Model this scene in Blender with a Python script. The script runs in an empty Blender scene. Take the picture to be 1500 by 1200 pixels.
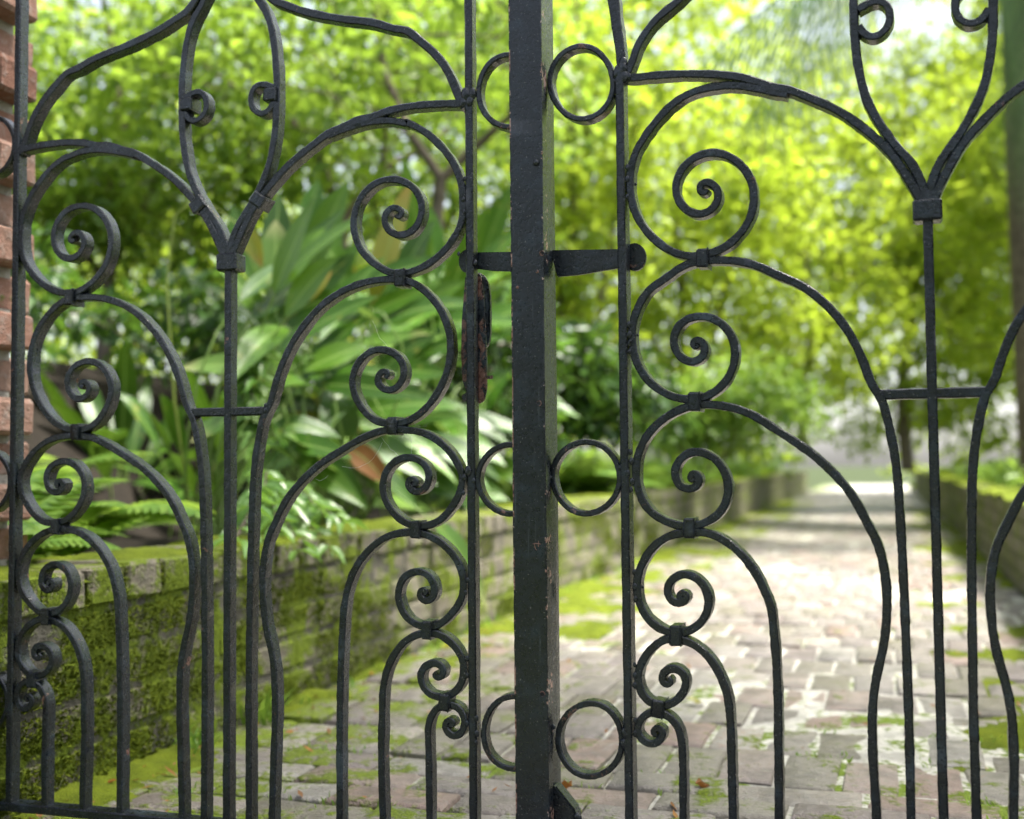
import bpy, bmesh, math, random
import numpy as np
from mathutils import Vector, Matrix, Euler

scene = bpy.context.scene
COL = scene.collection
R = math.radians

# ------------------------------------------------------------------ camera
CAM_H = 0.55
PITCH, ROLL = 2.75, -0.5
FPX = 1667.0                       # focal length in pixels of the 1500 x 1200 picture
cam_data = bpy.data.cameras.new("camera")
cam = bpy.data.objects.new("camera", cam_data)
COL.objects.link(cam)
cam_data.sensor_width = 36.0
cam_data.lens = FPX / 1500.0 * 36.0
cam_data.clip_start = 0.05
cam_data.clip_end = 500.0
CAM_ROT = Euler((R(90 + PITCH), 0, 0)).to_matrix() @ Matrix.Rotation(R(ROLL), 3, 'Z')
cam.location = (0, 0, CAM_H)
cam.rotation_euler = CAM_ROT.to_euler()
cam_data.dof.use_dof = True
cam_data.dof.focus_distance = 1.56
cam_data.dof.aperture_fstop = 2.7
scene.camera = cam

# ------------------------------------------------------------------ sky, sun, exposure
SUN_EL, SUN_AZ = 66.0, 88.0        # azimuth measured from +Y towards +X
world = bpy.data.worlds.new("World")
scene.world = world
world.use_nodes = True
wn = world.node_tree.nodes
wl = world.node_tree.links
wn.clear()
sky = wn.new('ShaderNodeTexSky')
sky.sky_type = 'NISHITA'
sky.sun_disc = False
sky.sun_elevation = R(SUN_EL)
sky.sun_rotation = R(SUN_AZ)
sky.air_density = 1.0
sky.dust_density = 3.0
sky.ozone_density = 1.0
bg = wn.new('ShaderNodeBackground')
bg.inputs['Strength'].default_value = 0.15
wo = wn.new('ShaderNodeOutputWorld')
# thin bright overcast: the blue is mostly veiled
bw = wn.new('ShaderNodeRGBToBW')
wl.new(sky.outputs[0], bw.inputs[0])
cl = wn.new('ShaderNodeMix')
cl.data_type = 'RGBA'
cl.inputs[0].default_value = 0.62
wl.new(sky.outputs[0], cl.inputs[6])
wl.new(bw.outputs[0], cl.inputs[7])
wl.new(cl.outputs[2], bg.inputs[0])
wl.new(bg.outputs[0], wo.inputs[0])

sun_data = bpy.data.lights.new("sun", 'SUN')
sun_data.energy = 4.6
sun_data.angle = R(11)
sun_data.color = (1.0, 0.95, 0.86)
sun = bpy.data.objects.new("sun", sun_data)
COL.objects.link(sun)
sd = Vector((math.sin(R(SUN_AZ)) * math.cos(R(SUN_EL)), math.cos(R(SUN_AZ)) * math.cos(R(SUN_EL)), math.sin(R(SUN_EL))))
sun.rotation_euler = sd.to_track_quat('Z', 'Y').to_euler()
sun.location = sd * 30

vs = scene.view_settings
vs.view_transform = 'Standard'
vs.look = 'None'
vs.gamma = 1.0
vs.exposure = 1.85
vs.use_curve_mapping = False

# ------------------------------------------------------------------ helpers
CAM_POS = Vector((0, 0, CAM_H))


def ray(px, py):
    return CAM_ROT @ Vector(((px - 750) / FPX, -(py - 600) / FPX, -1.0))


def at_depth(px, py, d):
    """the point seen at a pixel, d metres ahead of the camera"""
    r = ray(px, py)
    return CAM_POS + r * (d / r.y)


def obj(name, me, mat=None, parent=None, loc=None, kind=None):
    o = bpy.data.objects.new(name, me)
    COL.objects.link(o)
    if mat is not None and me is not None and not me.materials:
        me.materials.append(mat)
    if parent:
        o.parent = parent
    if loc is not None:
        o.location = loc
    if kind:
        o['kind'] = kind
    return o


def thing(name, label, cat, loc=(0, 0, 0), rotz=0.0, group=None):
    o = bpy.data.objects.new(name, None)
    COL.objects.link(o)
    o.empty_display_size = 0.1
    o.location = loc
    o.rotation_euler = (0, 0, rotz)
    tag(o, label, cat, group)
    return o


def tag(o, label, cat, group=None):
    o['label'] = label
    o['category'] = cat
    if group:
        o['group'] = group
    return o


def mesh_py(name, v, f, smooth=False, sharp=None):
    me = bpy.data.meshes.new(name)
    me.from_pydata([tuple(p) for p in v], [], f)
    me.update()
    if smooth:
        me.shade_smooth()
        if sharp is not None:
            me.set_sharp_from_angle(angle=R(sharp))
    return me


def mesh_np(name, verts, faces, smooth=False):
    """verts (n,3), faces (m,k) arrays of one polygon size"""
    me = bpy.data.meshes.new(name)
    n, (m, k) = len(verts), faces.shape
    me.vertices.add(n)
    me.vertices.foreach_set('co', np.asarray(verts, np.float32).ravel())
    me.loops.add(m * k)
    me.loops.foreach_set('vertex_index', np.asarray(faces, np.int32).ravel())
    me.polygons.add(m)
    me.polygons.foreach_set('loop_start', np.arange(0, m * k, k, dtype=np.int32))
    me.polygons.foreach_set('loop_total', np.full(m, k, np.int32))
    if smooth:
        me.polygons.foreach_set('use_smooth', np.ones(m, bool))
    me.update(calc_edges=True)
    return me


def chamfer_box(name, sx, sy, sz, c, jit=0.0, rnd=None):
    bm = bmesh.new()
    bmesh.ops.create_cube(bm, size=1.0)
    bmesh.ops.scale(bm, vec=(sx, sy, sz), verts=bm.verts)
    bmesh.ops.bevel(bm, geom=bm.edges[:], offset=c, segments=1, affect='EDGES')
    if jit and rnd:
        for v in bm.verts:
            v.co += Vector((rnd.uniform(-jit, jit), rnd.uniform(-jit, jit), rnd.uniform(-jit, jit)))
    me = bpy.data.meshes.new(name)
    bm.to_mesh(me)
    bm.free()
    return me


def smooth_noise(x, y, seed=0, octaves=3, freq=1.0):
    """cheap value noise for geometry (numpy)"""
    out = np.zeros_like(x, dtype=float)
    amp, tot = 1.0, 0.0
    for o in range(octaves):
        rs = np.random.RandomState(seed * 31 + o)
        tab = rs.rand(256, 256)
        fx, fy = x * freq, y * freq
        ix, iy = np.floor(fx).astype(int), np.floor(fy).astype(int)
        tx, ty = fx - ix, fy - iy
        tx = tx * tx * (3 - 2 * tx)
        ty = ty * ty * (3 - 2 * ty)
        a = tab[ix % 256, iy % 256]
        b = tab[(ix + 1) % 256, iy % 256]
        c = tab[ix % 256, (iy + 1) % 256]
        d = tab[(ix + 1) % 256, (iy + 1) % 256]
        out += amp * ((a * (1 - tx) + b * tx) * (1 - ty) + (c * (1 - tx) + d * tx) * ty)
        tot += amp
        amp *= 0.5
        freq *= 2.1
    return out / tot


# ------------------------------------------------------------------ node material helpers
class NT:
    def __init__(self, name):
        self.m = bpy.data.materials.new(name)
        self.m.use_nodes = True
        self.t = self.m.node_tree
        self.n = self.t.nodes
        self.n.clear()
        self.out = self.n.new('ShaderNodeOutputMaterial')

    def new(self, typ, **kw):
        nd = self.n.new(typ)
        for k, v in kw.items():
            setattr(nd, k, v)
        return nd

    def link(self, a, b):
        self.t.links.new(a, b)

    def val(self, sock, v):
        if hasattr(v, 'bl_idname') or isinstance(v, bpy.types.NodeSocket):
            self.link(v, sock)
        else:
            sock.default_value = v

    def math(self, op, a, b=0.0, clamp=False):
        nd = self.new('ShaderNodeMath', operation=op, use_clamp=clamp)
        self.val(nd.inputs[0], a)
        self.val(nd.inputs[1], b)
        return nd.outputs[0]

    def noise(self, scale, detail=3.0, rough=0.55, vec=None, dist=0.0):
        nd = self.new('ShaderNodeTexNoise')
        nd.inputs['Scale'].default_value = scale
        nd.inputs['Detail'].default_value = detail
        nd.inputs['Roughness'].default_value = rough
        nd.inputs['Distortion'].default_value = dist
        if vec is not None:
            self.link(vec, nd.inputs['Vector'])
        return nd.outputs['Fac']

    def ramp(self, fac, stops, interp='LINEAR'):
        nd = self.new('ShaderNodeValToRGB')
        cr = nd.color_ramp
        cr.interpolation = interp
        while len(cr.elements) < len(stops):
            cr.elements.new(0.5)
        for e, (p, c) in zip(cr.elements, stops):
            e.position = p
            e.color = (*c, 1) if len(c) == 3 else c
        self.link(fac, nd.inputs[0])
        return nd.outputs['Color']

    def step(self, fac, lo, hi):
        nd = self.new('ShaderNodeMapRange')
        nd.inputs['From Min'].default_value = lo
        nd.inputs['From Max'].default_value = hi
        self.link(fac, nd.inputs['Value'])
        return nd.outputs['Result']

    def mix(self, fac, a, b):
        nd = self.new('ShaderNodeMix', data_type='RGBA')
        self.val(nd.inputs['Factor'], fac)
        for s, v in ((nd.inputs[6], a), (nd.inputs[7], b)):
            if isinstance(v, tuple):
                s.default_value = (*v, 1) if len(v) == 3 else v
            else:
                self.link(v, s)
        return nd.outputs[2]

    def bsdf(self, color, rough, spec=0.5, bump=None, bump_s=0.3, bump_d=0.002, metal=0.0):
        b = self.new('ShaderNodeBsdfPrincipled')
        self.val(b.inputs['Base Color'], (*color, 1) if isinstance(color, tuple) else color)
        self.val(b.inputs['Roughness'], rough)
        b.inputs['Metallic'].default_value = metal
        b.inputs['Specular IOR Level'].default_value = spec
        if bump is not None:
            bp = self.new('ShaderNodeBump')
            bp.inputs['Strength'].default_value = bump_s
            bp.inputs['Distance'].default_value = bump_d
            self.link(bump, bp.inputs['Height'])
            self.link(bp.outputs[0], b.inputs['Normal'])
            self.bump_node = bp
        return b

    def done(self, shader):
        self.link(shader, self.out.inputs['Surface'])
        return self.m


# path frame: O at the foot of the left wall, x across the path, y along it
PATH_A = R(18.0)
PO = Vector((-0.564, 2.54, 0))
EX = Vector((math.cos(PATH_A), -math.sin(PATH_A), 0))
EY = Vector((math.sin(PATH_A), math.cos(PATH_A), 0))


def PL(x, y, z=0.0):
    return PO + EX * x + EY * y + Vector((0, 0, z))


def mat_iron(name, rust=0.0, strip=False):
    k = NT(name)
    geo = k.new('ShaderNodeNewGeometry')
    pos = geo.outputs['Position']
    n1 = k.noise(38, 4, 0.6, pos)
    n2 = k.noise(190, 3, 0.6, pos)
    n3 = k.noise(520, 2, 0.5, pos)
    n4 = k.noise(9, 3, 0.6, pos)
    col = k.ramp(n1, [(0.32, (0.0038, 0.0054, 0.0085)), (0.55, (0.0066, 0.0098, 0.0150)), (0.75, (0.015, 0.024, 0.036))])
    blue = k.step(k.math('ADD', k.math('MULTIPLY', n4, 0.8), k.math('MULTIPLY', n2, 0.2)), 0.60, 0.68)
    col = k.mix(k.math('MULTIPLY', blue, 0.6), col, (0.040, 0.058, 0.074))
    # dust specks and tiny chips
    sp = k.step(k.noise(420, 1, 0.5, pos), 0.715, 0.745)
    col = k.mix(k.math('MULTIPLY', sp, 0.55), col, (0.22, 0.21, 0.20))
    if rust != 0:
        rn = k.noise(30, 5, 0.7, pos, 0.4)
        rm = k.step(rn, 0.62 - 0.2 * rust, 0.66 - 0.2 * rust)
        rc = k.ramp(n2, [(0.3, (0.07, 0.032, 0.024)), (0.6, (0.20, 0.10, 0.078)), (0.8, (0.30, 0.19, 0.155))])
        col = k.mix(rm, col, rc)
    if strip:
        tc = k.new('ShaderNodeTexCoord')
        sep = k.new('ShaderNodeSeparateXYZ')
        k.link(tc.outputs['Object'], sep.inputs[0])
        # worn long edges: the primer shows in broken chips
        edge = k.math('ABSOLUTE', k.math('SUBTRACT', sep.outputs[0], 0.0))
        em = k.step(edge, 0.0208, 0.0222)
        cn = k.noise(24, 4, 0.75, pos)
        lft = k.step(sep.outputs[0], 0.004, -0.004)
        cm = k.math('MULTIPLY', em, k.step(k.math('ADD', k.math('ADD', k.math('MULTIPLY', cn, 0.7), k.math('MULTIPLY', n2, 0.3)), k.math('MULTIPLY', lft, 0.075)), 0.565, 0.59))
        pc = k.ramp(n2, [(0.35, (0.16, 0.06, 0.04)), (0.55, (0.34, 0.19, 0.15)), (0.75, (0.45, 0.38, 0.34))])
        col = k.mix(cm, col, pc)
        # fine scratches, stretched along the bar
        mp = k.new('ShaderNodeMapping')
        mp.inputs['Scale'].default_value = (260, 260, 9)
        k.link(tc.outputs['Object'], mp.inputs[0])
        st = k.step(k.noise(1.0, 2, 0.6, mp.outputs[0]), 0.66, 0.75)
        col = k.mix(k.math('MULTIPLY', st, 0.28), col, (0.10, 0.115, 0.13))
    h = k.math('ADD', k.math('MULTIPLY', n2, 1.0), k.math('MULTIPLY', n3, 0.45))
    h = k.math('ADD', h, k.math('MULTIPLY', n1, 0.5 if strip else 1.2))
    rough = k.ramp(n2, [(0.3, (0.20,) * 3), (0.7, (0.42,) * 3)])
    b = k.bsdf(col, rough, 0.42, h, 0.4 if strip else 0.6, 0.0012)
    b.inputs['Coat Weight'].default_value = 0.22
    b.inputs['Coat Roughness'].default_value = 0.16
    k.link(k.bump_node.outputs[0], b.inputs['Coat Normal'])
    return k.done(b.outputs[0])


def mat_leaf(name, stops, trans=(0.30, 0.42, 0.04), tw=0.42, rough=0.42, spec=0.45, veins=False, joined=True, tip=None):
    k = NT(name)
    geo = k.new('ShaderNodeNewGeometry')
    oi = k.new('ShaderNodeObjectInfo')
    rnd = k.math('FRACT', k.math('ADD', geo.outputs['Random Per Island'], oi.outputs['Random']))
    pos = geo.outputs['Position']
    ns = k.noise(1.7 if joined else 14, 3, 0.6, pos)
    fac = k.math('ADD', k.math('MULTIPLY', rnd, 0.65), k.math('MULTIPLY', ns, 0.35))
    col = k.ramp(fac, stops)
    bump = None
    if veins:
        uv = k.new('ShaderNodeUVMap')
        sp = k.new('ShaderNodeSeparateXYZ')
        k.link(uv.outputs[0], sp.inputs[0])
        u, v = sp.outputs[0], sp.outputs[1]
        d = k.math('ABSOLUTE', k.math('SUBTRACT', u, 0.5))
        mid = k.step(d, 0.045, 0.02)
        wv = k.math('SINE', k.math('MULTIPLY', u, 92.0))
        col = k.mix(k.math('MULTIPLY', k.step(wv, -1, 1), 0.16), col, (0.16, 0.27, 0.05))
        col = k.mix(k.math('MULTIPLY', mid, 0.55), col, (0.27, 0.40, 0.10))
        bl = k.step(k.noise(20, 3, 0.6, pos), 0.63, 0.7)
        col = k.mix(k.math('MULTIPLY', bl, 0.35), col, (0.30, 0.27, 0.05))
        if tip:
            col = k.mix(k.math('MULTIPLY', k.step(v, 0.72, 1.0), 0.8), col, tip)
        bump = k.math('ADD', wv, k.math('MULTIPLY', mid, -3.0))
    b = k.bsdf(col, rough, spec, bump, 0.25, 0.0012)
    tr = k.new('ShaderNodeBsdfTranslucent')
    tcol = k.mix(0.55, col, trans)
    k.link(tcol, tr.inputs[0])
    ms = k.new('ShaderNodeMixShader')
    ms.inputs[0].default_value = tw
    k.link(b.outputs[0], ms.inputs[1])
    k.link(tr.outputs[0], ms.inputs[2])
    return k.done(ms.outputs[0])


def mat_bark(name, c0, c1):
    k = NT(name)
    geo = k.new('ShaderNodeNewGeometry')
    pos = geo.outputs['Position']
    n = k.noise(26, 5, 0.65, pos)
    col = k.ramp(n, [(0.3, c0), (0.7, c1)])
    b = k.bsdf(col, 0.85, 0.3, n, 0.6, 0.006)
    return k.done(b.outputs[0])


def path_x_socket(k, pos):
    """distance from the left wall, metres"""
    s = k.new('ShaderNodeVectorMath', operation='SUBTRACT')
    k.link(pos, s.inputs[0])
    s.inputs[1].default_value = tuple(PO)
    d = k.new('ShaderNodeVectorMath', operation='DOT_PRODUCT')
    k.link(s.outputs[0], d.inputs[0])
    d.inputs[1].default_value = tuple(EX)
    return d.outputs['Value']


def mat_brick(name, stops, moss_lo, wallgrad=False, wet=False, mosscol=((0.045, 0.065, 0.006), (0.15, 0.20, 0.014))):
    k = NT(name)
    geo = k.new('ShaderNodeNewGeometry')
    oi = k.new('ShaderNodeObjectInfo')
    pos = geo.outputs['Position']
    rnd = k.math('FRACT', k.math('ADD', geo.outputs['Random Per Island'], oi.outputs['Random']))
    n1 = k.noise(55, 4, 0.65, pos)
    n2 = k.noise(7.5, 4, 0.65, pos)
    n3 = k.noise(260, 3, 0.6, pos)
    col = k.ramp(k.math('ADD', k.math('MULTIPLY', rnd, 0.8), k.math('MULTIPLY', n1, 0.2)), stops)
    # lime bloom and dark grime
    col = k.mix(k.math('MULTIPLY', k.step(n1, 0.5, 0.72), 0.45), col, (0.36, 0.34, 0.31))
    col = k.mix(k.math('MULTIPLY', k.step(n2, 0.52, 0.38), 0.5), col, (0.055, 0.050, 0.042))
    m = k.math('ADD', k.math('MULTIPLY', n2, 0.65), k.math('MULTIPLY', n1, 0.35))
    if wallgrad:
        px = path_x_socket(k, pos)
        near = k.math('MULTIPLY', k.step(px, 0.75, 0.0), 0.10)
        m = k.math('ADD', m, near)
        s2 = k.new('ShaderNodeVectorMath', operation='DOT_PRODUCT')   # the damp end by the gate
        k.link(pos, s2.inputs[0])
        s2.inputs[1].default_value = tuple(EY)
        m = k.math('ADD', m, k.math('MULTIPLY', k.step(s2.outputs['Value'], 3.3, 2.1), 0.05))
    if name == 'wall_brick':
        s3 = k.new('ShaderNodeVectorMath', operation='DOT_PRODUCT')   # the damp end by the gate
        k.link(pos, s3.inputs[0])
        s3.inputs[1].default_value = tuple(EY)
        m = k.math('ADD', m, k.math('MULTIPLY', k.step(s3.outputs['Value'], 3.15, 2.75), 0.045))
    mm = k.step(m, moss_lo, moss_lo + 0.07)
    mc = k.ramp(n3, [(0.3, mosscol[0]), (0.7, mosscol[1])])
    col = k.mix(mm, col, mc)
    h = k.math('ADD', n3, k.math('MULTIPLY', n1, 2.5))
    h = k.math('ADD', h, k.math('MULTIPLY', mm, 1.5))
    if wet:
        rough = k.math('ADD', k.math('MULTIPLY', mm, 0.4), k.math('MULTIPLY', k.step(n1, 0.3, 0.7), 0.3))
        rough = k.math('ADD', rough, 0.34)
    else:
        rough = 0.9
    b = k.bsdf(col, rough, 0.32 if wet else 0.2, h, 0.6, 0.005)
    return k.done(b.outputs[0])


def mat_moss(name):
    k = NT(name)
    geo = k.new('ShaderNodeNewGeometry')
    pos = geo.outputs['Position']
    n = k.noise(330, 4, 0.7, pos)
    n2 = k.noise(11, 3, 0.6, pos)
    col = k.ramp(k.math('ADD', k.math('MULTIPLY', n, 0.55), k.math('MULTIPLY', n2, 0.45)),
                 [(0.32, (0.030, 0.042, 0.005)), (0.5, (0.11, 0.145, 0.010)), (0.7, (0.23, 0.275, 0.020))])
    b = k.bsdf(col, 0.95, 0.15, n, 1.0, 0.006)
    return k.done(b.outputs[0])


def mat_ground(name, c0, c1, scale=9):
    k = NT(name)
    geo = k.new('ShaderNodeNewGeometry')
    pos = geo.outputs['Position']
    n = k.noise(scale, 6, 0.7, pos)
    col = k.ramp(n, [(0.3, c0), (0.7, c1)])
    b = k.bsdf(col, 0.95, 0.2, n, 0.7, 0.02)
    return k.done(b.outputs[0])


M_IRON = mat_iron("black_painted_iron", rust=-0.22)
M_STRIP = mat_iron("worn_painted_iron", strip=True)
M_RUST = mat_iron("rusty_iron", rust=0.74)
M_RING = mat_iron("ring_iron", rust=0.12)
M_BROAD = mat_leaf("broad_leaf", [(0.2, (0.010, 0.042, 0.002)), (0.55, (0.032, 0.098, 0.004)), (0.85, (0.078, 0.168, 0.011))],
                   trans=(0.22, 0.42, 0.03), tw=0.13, rough=0.30, spec=0.32, veins=True, joined=False)
M_BROAD_PALE = mat_leaf("pale_sheen_leaf", [(0.2, (0.050, 0.125, 0.012)), (0.8, (0.125, 0.215, 0.040))],
                        trans=(0.30, 0.46, 0.08), tw=0.2, rough=0.34, spec=0.34, veins=True, joined=False, tip=(0.40, 0.38, 0.18))  # paler copy of the broad leaf; sky sheen on some blades is in its colour
M_BROAD_YEL = mat_leaf("yellowing_leaf", [(0.2, (0.16, 0.20, 0.02)), (0.8, (0.28, 0.24, 0.03))],
                       trans=(0.5, 0.45, 0.05), tw=0.35, rough=0.35, spec=0.5, veins=True, joined=False, tip=(0.35, 0.16, 0.03))
M_DEAD = mat_leaf("dead_leaf", [(0.2, (0.14, 0.042, 0.008)), (0.8, (0.25, 0.085, 0.016))],
                  trans=(0.4, 0.16, 0.04), tw=0.2, rough=0.5, spec=0.35, veins=True, joined=False)
M_FRESH = mat_leaf("fresh_small_leaf", [(0.2, (0.075, 0.18, 0.022)), (0.8, (0.16, 0.29, 0.06))], trans=(0.28, 0.48, 0.06), tw=0.35, rough=0.3, spec=0.6, joined=False)
M_TREE = mat_leaf("tree_leaf", [(0.15, (0.065, 0.135, 0.016)), (0.5, (0.11, 0.20, 0.022)), (0.8, (0.18, 0.265, 0.03)), (0.97, (0.30, 0.24, 0.03))],
                  trans=(0.45, 0.64, 0.07), tw=0.55)
M_YEL = mat_leaf("yellow_green_leaf", [(0.15, (0.085, 0.155, 0.010)), (0.5, (0.165, 0.245, 0.018)), (0.8, (0.265, 0.33, 0.026)), (0.97, (0.34, 0.24, 0.03))],
                 trans=(0.64, 0.80, 0.07), tw=0.60)
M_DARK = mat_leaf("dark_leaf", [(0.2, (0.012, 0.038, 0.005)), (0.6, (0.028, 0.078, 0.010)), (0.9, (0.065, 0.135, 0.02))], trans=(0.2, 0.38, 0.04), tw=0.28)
M_FERN = mat_leaf("fern_leaf", [(0.2, (0.08, 0.18, 0.02)), (0.8, (0.17, 0.28, 0.04))], trans=(0.42, 0.6, 0.08), tw=0.45)
M_PALM = mat_leaf("palm_leaf", [(0.2, (0.03, 0.085, 0.018)), (0.8, (0.07, 0.14, 0.03))], trans=(0.2, 0.36, 0.06), tw=0.35)
M_BARK = mat_bark("bark", (0.06, 0.047, 0.034), (0.165, 0.135, 0.10))
M_BARK_D = mat_bark("dark_bark", (0.05, 0.038, 0.026), (0.14, 0.11, 0.085))
PATH_STOPS = [(0.06, (0.125, 0.112, 0.078)), (0.25, (0.20, 0.183, 0.158)), (0.42, (0.165, 0.135, 0.130)), (0.58, (0.24, 0.228, 0.205)), (0.74, (0.20, 0.142, 0.122)), (0.90, (0.28, 0.265, 0.235)), (0.975, (0.38, 0.12, 0.075))]
WALL_STOPS = [(0.1, (0.14, 0.125, 0.092)), (0.4, (0.225, 0.20, 0.15)), (0.7, (0.17, 0.15, 0.112)), (0.95, (0.28, 0.255, 0.20))]
M_PBRICK = mat_brick("path_brick", PATH_STOPS, 0.58, True, True)
M_WBRICK = mat_brick("wall_brick", WALL_STOPS, 0.485)
M_WBRICK_CLEAN = mat_brick("pier_brick", [(0.1, (0.17, 0.085, 0.06)), (0.5, (0.24, 0.13, 0.095)), (0.95, (0.27, 0.17, 0.13))], 0.62)
M_MORTAR = mat_brick("mossy_mortar", [(0.2, (0.085, 0.08, 0.062)), (0.8, (0.15, 0.14, 0.11))], 0.47)
M_MORTAR_CLEAN = mat_brick("lime_mortar", [(0.2, (0.24, 0.225, 0.195)), (0.8, (0.34, 0.32, 0.285))], 0.66)
M_SAND = mat_brick("path_joint", [(0.2, (0.36, 0.35, 0.31)), (0.8, (0.52, 0.50, 0.45))], 0.525, True, True, ((0.05, 0.085, 0.006), (0.16, 0.22, 0.015)))
M_MOSS = mat_moss("moss")
M_SOIL = mat_ground("soil", (0.007, 0.0055, 0.004), (0.022, 0.017, 0.012), 22)
M_LAWN = mat_ground("garden_ground", (0.02, 0.028, 0.010), (0.05, 0.07, 0.02), 4)

# ------------------------------------------------------------------ ground, soil, path
PATH_W = 1.85
WALL_H, WALL_T = 0.375, 0.215
Y0, Y1 = -0.80, 19.5               # ends of the walls, along the path

g = obj('ground', mesh_py('ground', [(-90, -60, -0.06), (90, -60, -0.06), (90, 130, -0.06), (-90, 130, -0.06)], [(0, 1, 2, 3)]), M_LAWN, kind='structure')


def bed_mesh(name, x0, x1, y0, y1, z, nx, ny, seed):
    xs, ys = np.meshgrid(np.linspace(x0, x1, nx), np.linspace(y0, y1, ny))
    zz = z + (smooth_noise(xs + 50, ys + 50, seed, 3, 3.0) - 0.5) * 0.07
    if seed == 3:                    # bank of near-black soil, added so gaps between the leaves read as shade
        k = np.clip((-xs - 1.25) / 0.9, 0, 1)
        zz += 0.72 * k * k * (3 - 2 * k) * np.clip((5.0 - ys) / 1.5, 0, 1)
    v = [PL(a, b, c) for a, b, c in zip(xs.ravel(), ys.ravel(), zz.ravel())]
    f = [(j * nx + i, j * nx + i + 1, (j + 1) * nx + i + 1, (j + 1) * nx + i) for j in range(ny - 1) for i in range(nx - 1)]
    return mesh_py(name, v, f, True)


obj('soil', bed_mesh('soil', -7.0, -WALL_T + 0.02, -0.75, Y1, 0.29, 40, 110, 3), M_SOIL, kind='structure')
obj('soil', bed_mesh('soil', PATH_W + WALL_T - 0.02, PATH_W + 6.5, -0.75, Y1 + 6, 0.29, 40, 110, 4), M_SOIL, kind='structure')

# path bed (joints) with its bricks as parts
xs = np.linspace(-0.02, PATH_W + 0.02, 34)
ys = np.concatenate([np.linspace(-3.2, 6, 150), np.linspace(6.2, 26, 60)])
gx, gy = np.meshgrid(xs, ys)
gz = -0.008 + (smooth_noise(gx + 9, gy + 9, 5, 3, 6) - 0.5) * 0.010
pv = [PL(a, b, c) for a, b, c in zip(gx.ravel(), gy.ravel(), gz.ravel())]
nx_, ny_ = len(xs), len(ys)
pf = [(j * nx_ + i, j * nx_ + i + 1, (j + 1) * nx_ + i + 1, (j + 1) * nx_ + i) for j in range(ny_ - 1) for i in range(nx_ - 1)]
path = obj('brick_path', mesh_py('brick_path', pv, pf, True), M_SAND, kind='structure')


def worn_brick(name, l, w, h, rnd):
    """a paver with rounded, uneven top edges; top at z = 0"""
    c = rnd.uniform(0.0045, 0.0075)
    v, n = [], 3
    def ring(a, b, z, j):
        pts = [(-a, -b), (0, -b * rnd.uniform(.97, 1.01)), (a, -b), (a * rnd.uniform(.97, 1.01), 0), (a, b), (0, b * rnd.uniform(.97, 1.01)), (-a, b), (-a * rnd.uniform(.97, 1.01), 0)]
        return [(x + rnd.uniform(-j, j), y + rnd.uniform(-j, j), z + rnd.uniform(-j, j) * .8) for x, y in pts]
    r0 = ring(l / 2, w / 2, -h, 0)
    r1 = ring(l / 2, w / 2, -c * .8, 0.0015)
    r2 = ring(l / 2 - c, w / 2 - c, 0.0, 0.002)
    v = r0 + r1 + r2 + [(0, 0, rnd.uniform(-.002, .002))]
    f = []
    for a in (0, 8):
        for i in range(8):
            f.append((a + i, a + (i + 1) % 8, a + 8 + (i + 1) % 8, a + 8 + i))
    for i in range(8):
        f.append((16 + i, 16 + (i + 1) % 8, 24))
    me = mesh_py(name, v, f, True, 50)
    return me


rnd = random.Random(4)
PB = [worn_brick('brick', 0.206, 0.0955, 0.05, rnd) for _ in range(9)]
for m in PB:
    m.materials.append(M_PBRICK)
pbricks = []                       # (x, y, along?)
row_y = -0.225
for k in range(10):                # threshold courses laid across the path
    y = row_y - 0.052 - k * 0.1035
    x = -0.11 * (k % 2) + 0.11
    while x < PATH_W - 0.02:
        pbricks.append((x, y, 0))
        x += 0.2125
near_rows = []
y = row_y + 0.108
r = 0
while y < 20:
    x = 0.052 + (0.0505 if r % 2 else 0)
    while x < PATH_W - 0.03:
        near_rows.append((x, y, 1))
        x += 0.1030
    y += 0.2170
    r += 1
pbricks += near_rows


def brick_tf(b, rr):
    x, y, al = b
    p = PL(x + rr.uniform(-.004, .004), y + rr.uniform(-.004, .004), rr.uniform(-.005, .004) + 0.012 * math.sin(x * 3.1 + y * 2.3) * 0.4)
    rot = Euler((rr.uniform(-.018, .018), rr.uniform(-.018, .018), -PATH_A + (math.pi / 2 if al else 0) + rr.uniform(-.025, .025)))
    return p, rot


rr = random.Random(8)
order = sorted(range(len(pbricks)), key=lambda i: pbricks[i][1] if pbricks[i][1] > -0.95 else 50)
solo = set(order[:300])
sv, sf = [], []
for i, b in enumerate(pbricks):
    p, rot = brick_tf(b, rr)
    if i in solo:
        o = bpy.data.objects.new('brick', PB[rr.randrange(len(PB))])
        COL.objects.link(o)
        o.parent = path
        o.location = p
        o.rotation_euler = rot
    else:
        mt = Matrix.Translation(p) @ rot.to_matrix().to_4x4()
        me = PB[rr.randrange(len(PB))]
        base = len(sv)
        sv += [mt @ v.co for v in me.vertices]
        sf += [[base + a for a in q.vertices] for q in me.polygons]
obj('brick_course', mesh_py('brick_course', sv, sf, True, 50), M_PBRICK, path, kind='stuff')

# ------------------------------------------------------------------ walls
def wall_brick(l, w, h, rnd):
    c = 0.006
    return chamfer_box('brick', l, w, h, c, 0.0022, rnd)


rnd = random.Random(12)
WB_S = [wall_brick(0.206, 0.10, 0.064, rnd) for _ in range(7)]
WB_H = [wall_brick(0.098, WALL_T + 0.012, 0.066, rnd) for _ in range(5)]
WB_P = [wall_brick(0.206, 0.10, 0.064, rnd) for _ in range(4)]
for m in WB_S + WB_H:
    m.materials.append(M_WBRICK)
for m in WB_P:
    m.materials.append(M_WBRICK_CLEAN)


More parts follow.
